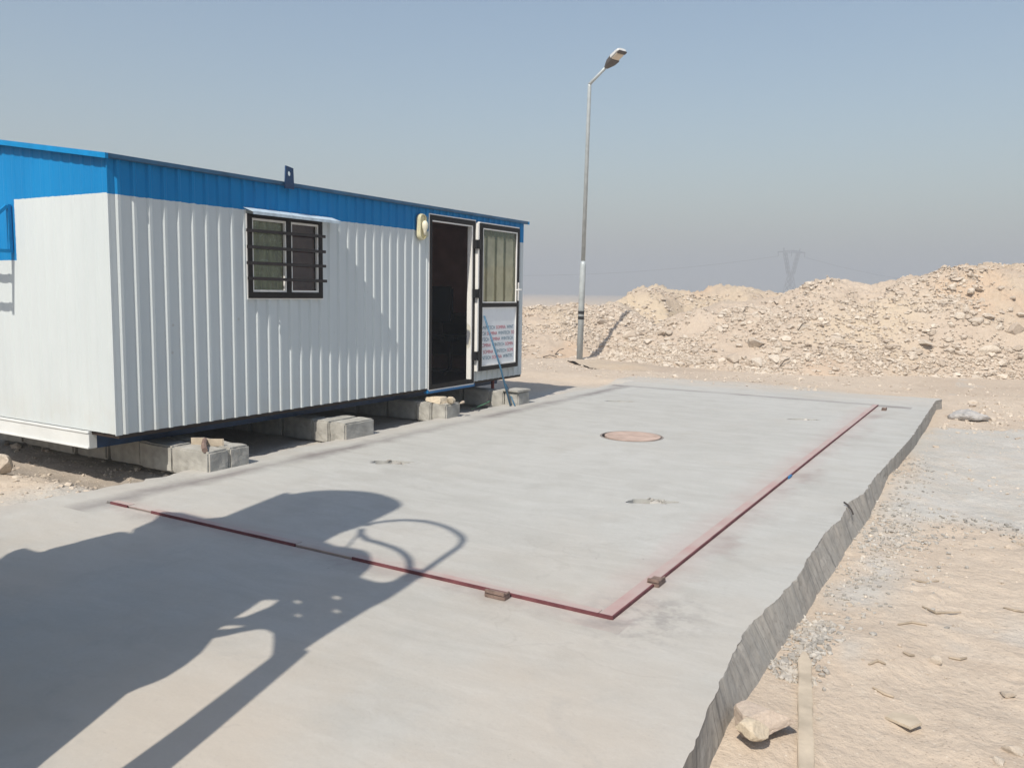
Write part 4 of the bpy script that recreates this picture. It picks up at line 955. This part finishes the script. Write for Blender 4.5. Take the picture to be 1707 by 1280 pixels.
m.build('tower_body', 'pylon_steel', pyl)
m = MB()
for s in (-1, 1):
    n_ = 5
    for k in range(n_):
        f0, f1 = k/n_, (k+1)/n_; x0_, x1_ = s*(1.0+4.0*f0), s*(1.0+4.0*f1); za, zb = Zw+(Zc-Zw)*f0, Zw+(Zc-Zw)*f1
        for sy in (-1, 1):
            for off in (0, 1.5): member(m, PQ(x0_+s*off, sy*1.1, za), PQ(x1_+s*off, sy*1.1, zb), .13)
            member(m, PQ(x0_, sy*1.1, za), PQ(x1_+s*1.5, sy*1.1, zb)); member(m, PQ(x0_+s*1.5, sy*1.1, za), PQ(x1_, sy*1.1, zb))
m.build('waist_arms', 'pylon_steel', pyl)
m = MB(); xs_ = np.linspace(-11, 11, 13)
for sy in (-1, 1):
    for a_, b_ in zip(xs_, xs_[1:]):
        member(m, PQ(a_, sy*1.1, Zc), PQ(b_, sy*1.1, Zc), .15); h0 = 1.6*(1-abs(a_)/14); h1 = 1.6*(1-abs(b_)/14)
        member(m, PQ(a_, sy*1.1, Zc+h0), PQ(b_, sy*1.1, Zc+h1), .13); member(m, PQ(a_, sy*1.1, Zc), PQ(b_, sy*1.1, Zc+h1))
for s in (-1, 1): member(m, PQ(s*6.5, 0, Zc+1), PQ(s*7.2, 0, Ztop), .25)
for a_ in (-11.5, 0, 11.5): member(m, PQ(a_, 0, Zc), PQ(a_, 0, Zc-2.8), .2)
m.build('cross_arm', 'pylon_steel', pyl)
def wire(P, Q, sg, label):
    pts = [Vector(P).lerp(Vector(Q), t_) - Vector((0, 0, sg*4*t_*(1-t_))) for t_ in np.linspace(0, 1, 40)]
    m = MB(); m.tube(pts, .095, 5); o = m.build('power_line', 'pylon_steel', None, origin=P); return tag(o, label, 'power line', 'power lines')
lw = dep(560, 452, 400); rw = dep(1760, 470, 480)
wire(PQ(-11.5, 0, Zc-2.8), (lw.x, lw.y, 12.5), 6.5, 'sagging power line running left from the pylon behind the lamp post')
wire(PQ(11.5, 0, Zc-2.8), (rw.x, rw.y, 8.0), 5, 'faint power line running right from the pylon down behind the big mound')

# ------------------------------------------------------------------ foreground on the sand
Q = at(1277, 1215, -.12)
put_rock('boulder', (Q.x-.008, Q.y-.0, gz(Q.x, Q.y)+.05), .112, 'large pinkish limestone rock wedged between the slab edge and the plank', 'boulder', me=rock_mesh(118, 4, .85, 13, 'pink_stone'), rz=2.2, sc=(.98, .95, .8), tilt=.03)
Q2 = at(1257, 1199, -.05); put_rock('boulder', (Q2.x-.004, Q2.y-.02, -.075), .055, 'cream coloured smooth stone on the large rock by the slab edge', 'boulder', me=rock_mesh(102, 4, .62, 8, 'cream_stone'), rz=.5, sc=(1.2, .85, 1.0), tilt=.12)
Q3 = at(1250, 1180, -.07); put_rock('stone', (Q3.x, Q3.y+.01, -.105), .04, 'small cream stone touching the slab face behind the two larger stones', 'stone', me=rock_mesh(103, 3, .8, 10, 'cream_stone'))
A, B = at(1341, 1092, -.13), at(1345, 1330, -.12); d = (B-A).normalized(); m = MB()
nn = Vector((-d.y, d.x, 0)).normalized(); wd = .05
za, zb = gz(A.x, A.y)+.03, gz(B.x, B.y)+.045
pl = []
for i in range(13):
    t_ = i/12; c_ = A.lerp(B, t_); z = za*(1-t_)+zb*t_; k = wd/2*(1 + .06*math.sin(i*1.7)) * (.35 if i == 0 else 1)
    pl.append([(c_.x-nn.x*k, c_.y-nn.y*k, z-.03), (c_.x+nn.x*k, c_.y+nn.y*k, z-.03), (c_.x+nn.x*k, c_.y+nn.y*k, z), (c_.x-nn.x*k, c_.y-nn.y*k, z)])
vs = [v for s_ in pl for v in s_]; fs = [(0, 1, 2, 3), (51, 50, 49, 48)] + [(i*4+k, i*4+(k+1) % 4, (i+1)*4+(k+1) % 4, (i+1)*4+k) for i in range(12) for k in range(4)]
m.add(vs, fs); o = m.build('wooden_plank', 'old_wood', None, bevel=.003); tag(o, 'weathered wooden plank lying along the slab foot beside the large rock', 'plank')
twl = [((1538, 1008), (1560, 1020), (1602, 1021), 'curved dry twig on the sand, right of the slab'), ((1673, 1010), (1690, 1017), (1707, 1019), 'pale stick at the right edge on the sand'), ((1455, 1146), (1475, 1155), (1490, 1161), 'thin dark twig on the sand between plank and wood chip'),
       ((1497, 1041), (1520, 1037), (1545, 1042), 'dark twig on the sand above the middle of the bare patch'), ((1505, 1092), (1515, 1096), (1524, 1096), 'short dark twig beside the grey mortar stain'), ((1448, 1113), (1462, 1108), (1476, 1112), 'small dark twig with crumbs, above the thin twig'),
       ((1519, 966), (1540, 968), (1565, 965), 'pale straight twig on the sand near the grey cement'), ((1582, 1090), (1600, 1092), (1612, 1088), 'light thin twig on the bare sand, right of the mortar stain')]
for a_, b_, c_, lb_ in twl:
    pts = []
    for q in (a_, b_, c_):
        p = at(*q, -.15); pts.append((p.x, p.y, gz(p.x, p.y)+.006))
    m = MB(); m.tube(pts, [.004, .007, .004], 6); o = m.build('twig', 'grey_twig', None); tag(o, lb_, 'twig', 'twigs on the sand')
C_ = at(1506, 1197, -.15); z = gz(C_.x, C_.y); m = MB(); m.prism([(-.055, -.03), (.05, -.045), (.065, .01), (.02, .045), (-.05, .02)], 'z', -.004, .007); o = m.build('wood_chip', 'old_wood', None, bevel=.003); o.location = (C_.x, C_.y, z+.008); o.rotation_euler = (.12, -.1, -.4); tag(o, 'flat broken board piece lying on the sand right of the plank', 'wood chip')
for px, py, s_, lb_ in ((1600, 1040, .02, 'pebble below the curved twig'), (1680, 1150, .05, 'low half buried stone near the right edge of the sand'), (1690, 1245, .06, 'half buried stone at the lower right corner'), (1660, 1048, .022, 'pebble under the pale stick at the right edge'), (1590, 1042, .02, 'brown pebble beside the short twig'), (1702, 902, .045, 'brown stone at the right edge where cement meets sand'), (1560, 1100, .045, 'grey mortar lump beside the short twig'), (1500, 905, .05, 'mortar lump at the near edge of the grey cement'), (1535, 900, .045, 'second mortar lump at the near edge of the cement, to the right'), (1415, 1008, .03, 'pale stone on the mortar droppings beside the slab foot'), (1560, 745, .06, 'pale stone by the slab foot near the far corner'), (1575, 715, .07, 'pale broken stone against the slab at its far corner'), (1655, 700, .09, 'tan rock on the sand right of the grey bag'), (1672, 706, .06, 'smaller tan rock right of the grey bag'), (1668, 1262, .04, 'stone near the bottom right corner')):
    p = at(px, py, -.15); s_ *= .72; put_rock('stone', (p.x, p.y, gz(p.x, p.y)+s_*.12), s_, lb_, 'stone')
# crumpled bag by the far corner
c = at(1612, 695, -.12); bm = bmesh.new(); bmesh.ops.create_icosphere(bm, subdivisions=4, radius=1.0)
for v in bm.verts:
    v.co = Vector((v.co.x*.20, v.co.y*.15, max(v.co.z, -.3)*.085)); k = float(fbm(np.array([v.co.x*9]), np.array([v.co.y*9 + v.co.z*7]), 4, 88)[0]); v.co *= 1+.45*k
me = bpy.data.meshes.new('bag'); bm.to_mesh(me); bm.free(); me.materials.append(MATS['grey_plastic']); o = bpy.data.objects.new('crumpled_bag', me); COL.objects.link(o); o.location = (c.x, c.y, gz(c.x, c.y)+.04); tag(o, 'crumpled grey bag lying beside the far right corner of the slab', 'bag')
# bent rebar stub on the free edge
a_ = at(1408, 830, .0); m = MB(); e = at(1415, 845, .0)
m.tube([(e.x-.035, e.y+.03, .02), (e.x-.005, e.y, .012), (e.x+.02, e.y-.02, -.012), (e.x+.035, e.y-.05, -.03)], .006, 6); o = m.build('rebar_stub', 'rebar', None); tag(o, 'bent dark rebar stub poking out of the free edge of the slab', 'rebar')
# mortar rubble along the foot of the slab and gravel on the sand
P_, R2 = [], []
def scat(n_, fx, fy, rad, sdz=0):
    for _ in range(n_):
        x, y = fx(), fy(); P_.append((x, y)); R2.append(rad())
u_ = random.uniform; gs = random.gauss
scat(420, lambda: -.64+gs(0, .05), lambda: u_(3.25, 3.95), lambda: u_(.005, .017)); scat(500, lambda: -.60+gs(0, .09), lambda: u_(3.8, 8.6), lambda: u_(.004, .017)); scat(260, lambda: -.5+gs(0, .16), lambda: gs(5.3, .45), lambda: u_(.004, .014))
for q in GREY[:1] + GREY[-4:]:
    scat(90, lambda: q[0]+gs(0, .16), lambda: q[1]+gs(0, .16), lambda: u_(.004, .018))
P2 = np.array(P_); Z2 = ground_parts(P2[:, 0], P2[:, 1])[0]; R2 = np.array(R2)
rubble('mortar_rubble', np.column_stack([P2, Z2+R2*.2]), R2, 'grey_rubble', 'grey mortar rubble spilled along the foot of the slab', .75)
P2 = np.column_stack([RNG.uniform(-.68, 3.0, 4200), RNG.uniform(2.4, 13, 4200)]); P2 = P2[RNG.uniform(0, 1, len(P2)) < .35+1.2*fbm(P2[:, 0]*1.3, P2[:, 1]*1.3, 3, 14)]
PB_ = np.column_stack([RNG.uniform(-.66, 2.2, 2600), RNG.uniform(2.3, 9, 2600)]); PB_ = PB_[RNG.uniform(0, 1, len(PB_)) < .25+1.3*fbm(PB_[:, 0]*.9, PB_[:, 1]*.9, 3, 19)]; nb_ = len(PB_)
P3 = np.column_stack([RNG.uniform(-9, -5.35, 1500), RNG.uniform(1.6, 4.3, 1500)]); P4 = np.column_stack([RNG.uniform(-12, 1, 1500), RNG.uniform(12.6, 16.5, 1500)]); P5 = np.column_stack([RNG.uniform(-.6, .6, 160), RNG.uniform(10.5, 13.5, 160)])
np_ = len(P2); P2 = np.concatenate([P2, PB_, P3, P4, P5]); R2 = np.concatenate([RNG.lognormal(math.log(.0055), .5, np_), RNG.lognormal(math.log(.0095), .4, nb_), RNG.lognormal(math.log(.011), .5, len(P3)), RNG.lognormal(math.log(.014), .5, len(P4)), RNG.lognormal(math.log(.025), .4, len(P5))]).clip(.003, .06)
Z2 = ground_parts(P2[:, 0], P2[:, 1])[0]; rubble('gravel', np.column_stack([P2, Z2+R2*.05]), R2, 'limestone', 'small gravel scattered over the sand', .7)

# ------------------------------------------------------------------ machine standing behind the photographer's left shoulder; its shadow falls on the slab
YS = .62; tanel = math.tan(SUN_EL)
def back(px, py, Y=YS, z=0.):
    p = at(px, py, z); t_ = (p.y - Y)/SUN_D.y
    return (p.x - SUN_D.x*t_, z + t_*tanel)
mc = thing('loading_machine', (-3.2, YS, 0), 'tall steel loading machine whose shadow falls across the near left of the slab', 'machine')
def plate(name, loops, th, Y=YS, mat='machine_paint'):
    L = [[back(*q, Y) for q in lp] for lp in loops]
    me = curve_mesh(L, th/2); me.transform(Matrix(((1, 0, 0, 0), (0, 0, -1, Y), (0, 1, 0, 0), (0, 0, 0, 1)))); me.transform(Matrix.Translation(-mc.location)); me.materials.append(MATS[mat])
    o = bpy.data.objects.new(name, me); COL.objects.link(o); o.parent = mc; return o
def ell(cx, cy, rx, ry): return [(cx + rx*math.cos(-t_), cy + ry*math.sin(-t_)) for t_ in [2*math.pi*i/12 for i in range(12)]]
body = [(-330, 1010), (-120, 962), (0, 935), (20, 921), (33, 915), (45, 919), (56, 922), (75, 920), (90, 913), (120, 906), (144, 899), (190, 888), (205, 888), (214, 892), (225, 889), (229, 880), (262, 866), (271, 857), (300, 858), (340, 868), (374, 865), (418, 847), (475, 824), (485, 827), (500, 824), (520, 821.5), (545, 820), (570, 820.5), (592, 821), (615, 823.5), (633, 827), (650, 832.5), (662, 838), (668, 844), (666, 848), (658, 853), (640, 862), (617, 873), (600, 881), (570, 890), (552, 899), (538, 907), (556, 914), (580, 917), (602, 921), (612, 926), (616, 936), (616, 943), (609, 951), (600, 958), (595, 964), (607, 968), (621, 972), (634, 973), (647, 971), (665, 963), (674, 957), (688, 952), (701, 957), (696, 964), (671, 982), (640, 1002), (608, 1018), (560, 1047), (530, 1066), (500, 1086), (508, 1089), (481, 1112), (450, 1138), (352, 1221), (281, 1280), (215, 1335),
        (120, 1335), (211, 1276), (316, 1200), (404, 1133), (457, 1093), (462, 1086), (464, 1066), (463, 1052), (452, 1046), (439, 1045), (410, 1050), (380, 1057), (351, 1062), (327, 1091), (299, 1113), (267, 1133), (239, 1143), (200, 1161), (141, 1210), (63, 1273), (-20, 1345), (-330, 1345)]
q1 = [(383, 1033), (408, 1018), (428, 1004), (439, 998), (455, 996.5), (471, 997.5), (457, 1008), (422, 1022), (400, 1031)]
q2 = [(355, 1052), (373, 1041.5), (390, 1038.5), (422, 1040), (420, 1043), (397, 1047.5), (375, 1051)]
slit = [(286, 1254), (310, 1234), (330, 1218), (332, 1221), (312, 1239), (290, 1256)]
plate('frame_plate', [body, q1[::-1], q2[::-1], slit[::-1]] + [ell(*e_, 13, 6)[::-1] for e_ in ((496, 1003), (497, 1025.5), (561, 996), (561, 1018.5))], .05)
def hoop(name, pts, r_):
    P3_ = [(lambda q: (q[0], YS, q[1]))(back(*q)) for q in pts]; m = MB(); m.tube(P3_, r_, 8); return m.build(name, 'black_iron', mc, smooth=True)
hoop('guard_hoop', [(612, 878), (624, 874), (645, 871), (671, 869), (690, 869.5), (709, 871), (726, 874.5), (741, 879), (755, 885), (766, 892), (772, 898), (773, 904), (766, 914), (747, 927), (730, 939), (712, 952), (698, 962)], .019)
hoop('inner_hoop', [(604, 884), (603, 893), (614, 902), (630, 906), (646, 911), (660, 916), (671, 922), (679, 929), (684, 936), (685.5, 950), (684, 960)], .019)
hoop('guard_stay', [(606, 887), (590, 903), (578, 918)], .008)
m = MB(); m.box((-6.2, -.9, 1.0), (-3.2, .3, 1.75)); m.build('housing', 'machine_paint', mc, bevel=.03)
for x in (-5.6, -3.4):
    m = MB(); m.tube([(x-.0, -.75, .62), (x, .15, .62)], .62, 28); m.build('wheel', 'black_band', mc, smooth=False)
m = MB(); m.box((-6.0, -.4, .55), (-3.2, .2, .99)); m.build('chassis', 'black_iron', mc)

# ------------------------------------------------------------------ air, sky, sun, camera
HAZE = .0036
m = MB(); m.box((-1700, -400, -3.5), (1700, 1700, 42)); hz = m.build('haze', 'white_bead', None); hz.data.materials.clear()
hm = bpy.data.materials.new('haze_air'); hm.use_nodes = True; t_ = hm.node_tree; t_.nodes.clear(); o_ = t_.nodes.new('ShaderNodeOutputMaterial'); v_ = t_.nodes.new('ShaderNodeVolumePrincipled')
v_.inputs['Color'].default_value = (.495, .54, .60, 1); v_.inputs['Density'].default_value = HAZE; v_.inputs['Anisotropy'].default_value = .1
t_.links.new(v_.outputs[0], o_.inputs['Volume']); hz.data.materials.append(hm); tag(hz, kind='stuff')

w = bpy.data.worlds.new('World'); S.world = w; w.use_nodes = True; nt = w.node_tree
bg = nt.nodes['Background']; sky = nt.nodes.new('ShaderNodeTexSky'); sky.sky_type = 'NISHITA'; sky.sun_disc = False
sky.sun_elevation = SUN_EL; az = math.atan2(-SUN_D.x, -SUN_D.y)          # compass direction the light comes from
sky.sun_rotation = az; sky.altitude = 0; sky.air_density = 1.5; sky.dust_density = 1.7; sky.ozone_density = 2.6
nt.links.new(sky.outputs[0], bg.inputs[0]); bg.inputs[1].default_value = .112
ld = bpy.data.lights.new('sun', 'SUN'); ld.energy = 4.8; ld.angle = D2R(.53); ld.color = (1, .93, .81)
lo = bpy.data.objects.new('sun', ld); COL.objects.link(lo)
dirv = Vector((SUN_D.x*math.cos(SUN_EL), SUN_D.y*math.cos(SUN_EL), -math.sin(SUN_EL))); lo.rotation_euler = dirv.to_track_quat('-Z', 'Y').to_euler(); lo.location = -dirv*30

cd = bpy.data.cameras.new('camera'); cam = bpy.data.objects.new('camera', cd); COL.objects.link(cam); S.camera = cam
cd.sensor_fit = 'HORIZONTAL'; cd.sensor_width = 36; cd.lens = 36*FPX/W0; cd.clip_start = .05; cd.clip_end = 6000
R = Matrix((CX, CU, -CF)).transposed(); cam.matrix_world = Matrix.Translation(CAM) @ R.to_4x4()
S.view_settings.view_transform = 'Standard'; S.view_settings.look = 'None'; S.view_settings.exposure = 0.19; S.view_settings.gamma = 1
S.cycles.volume_bounces = 2
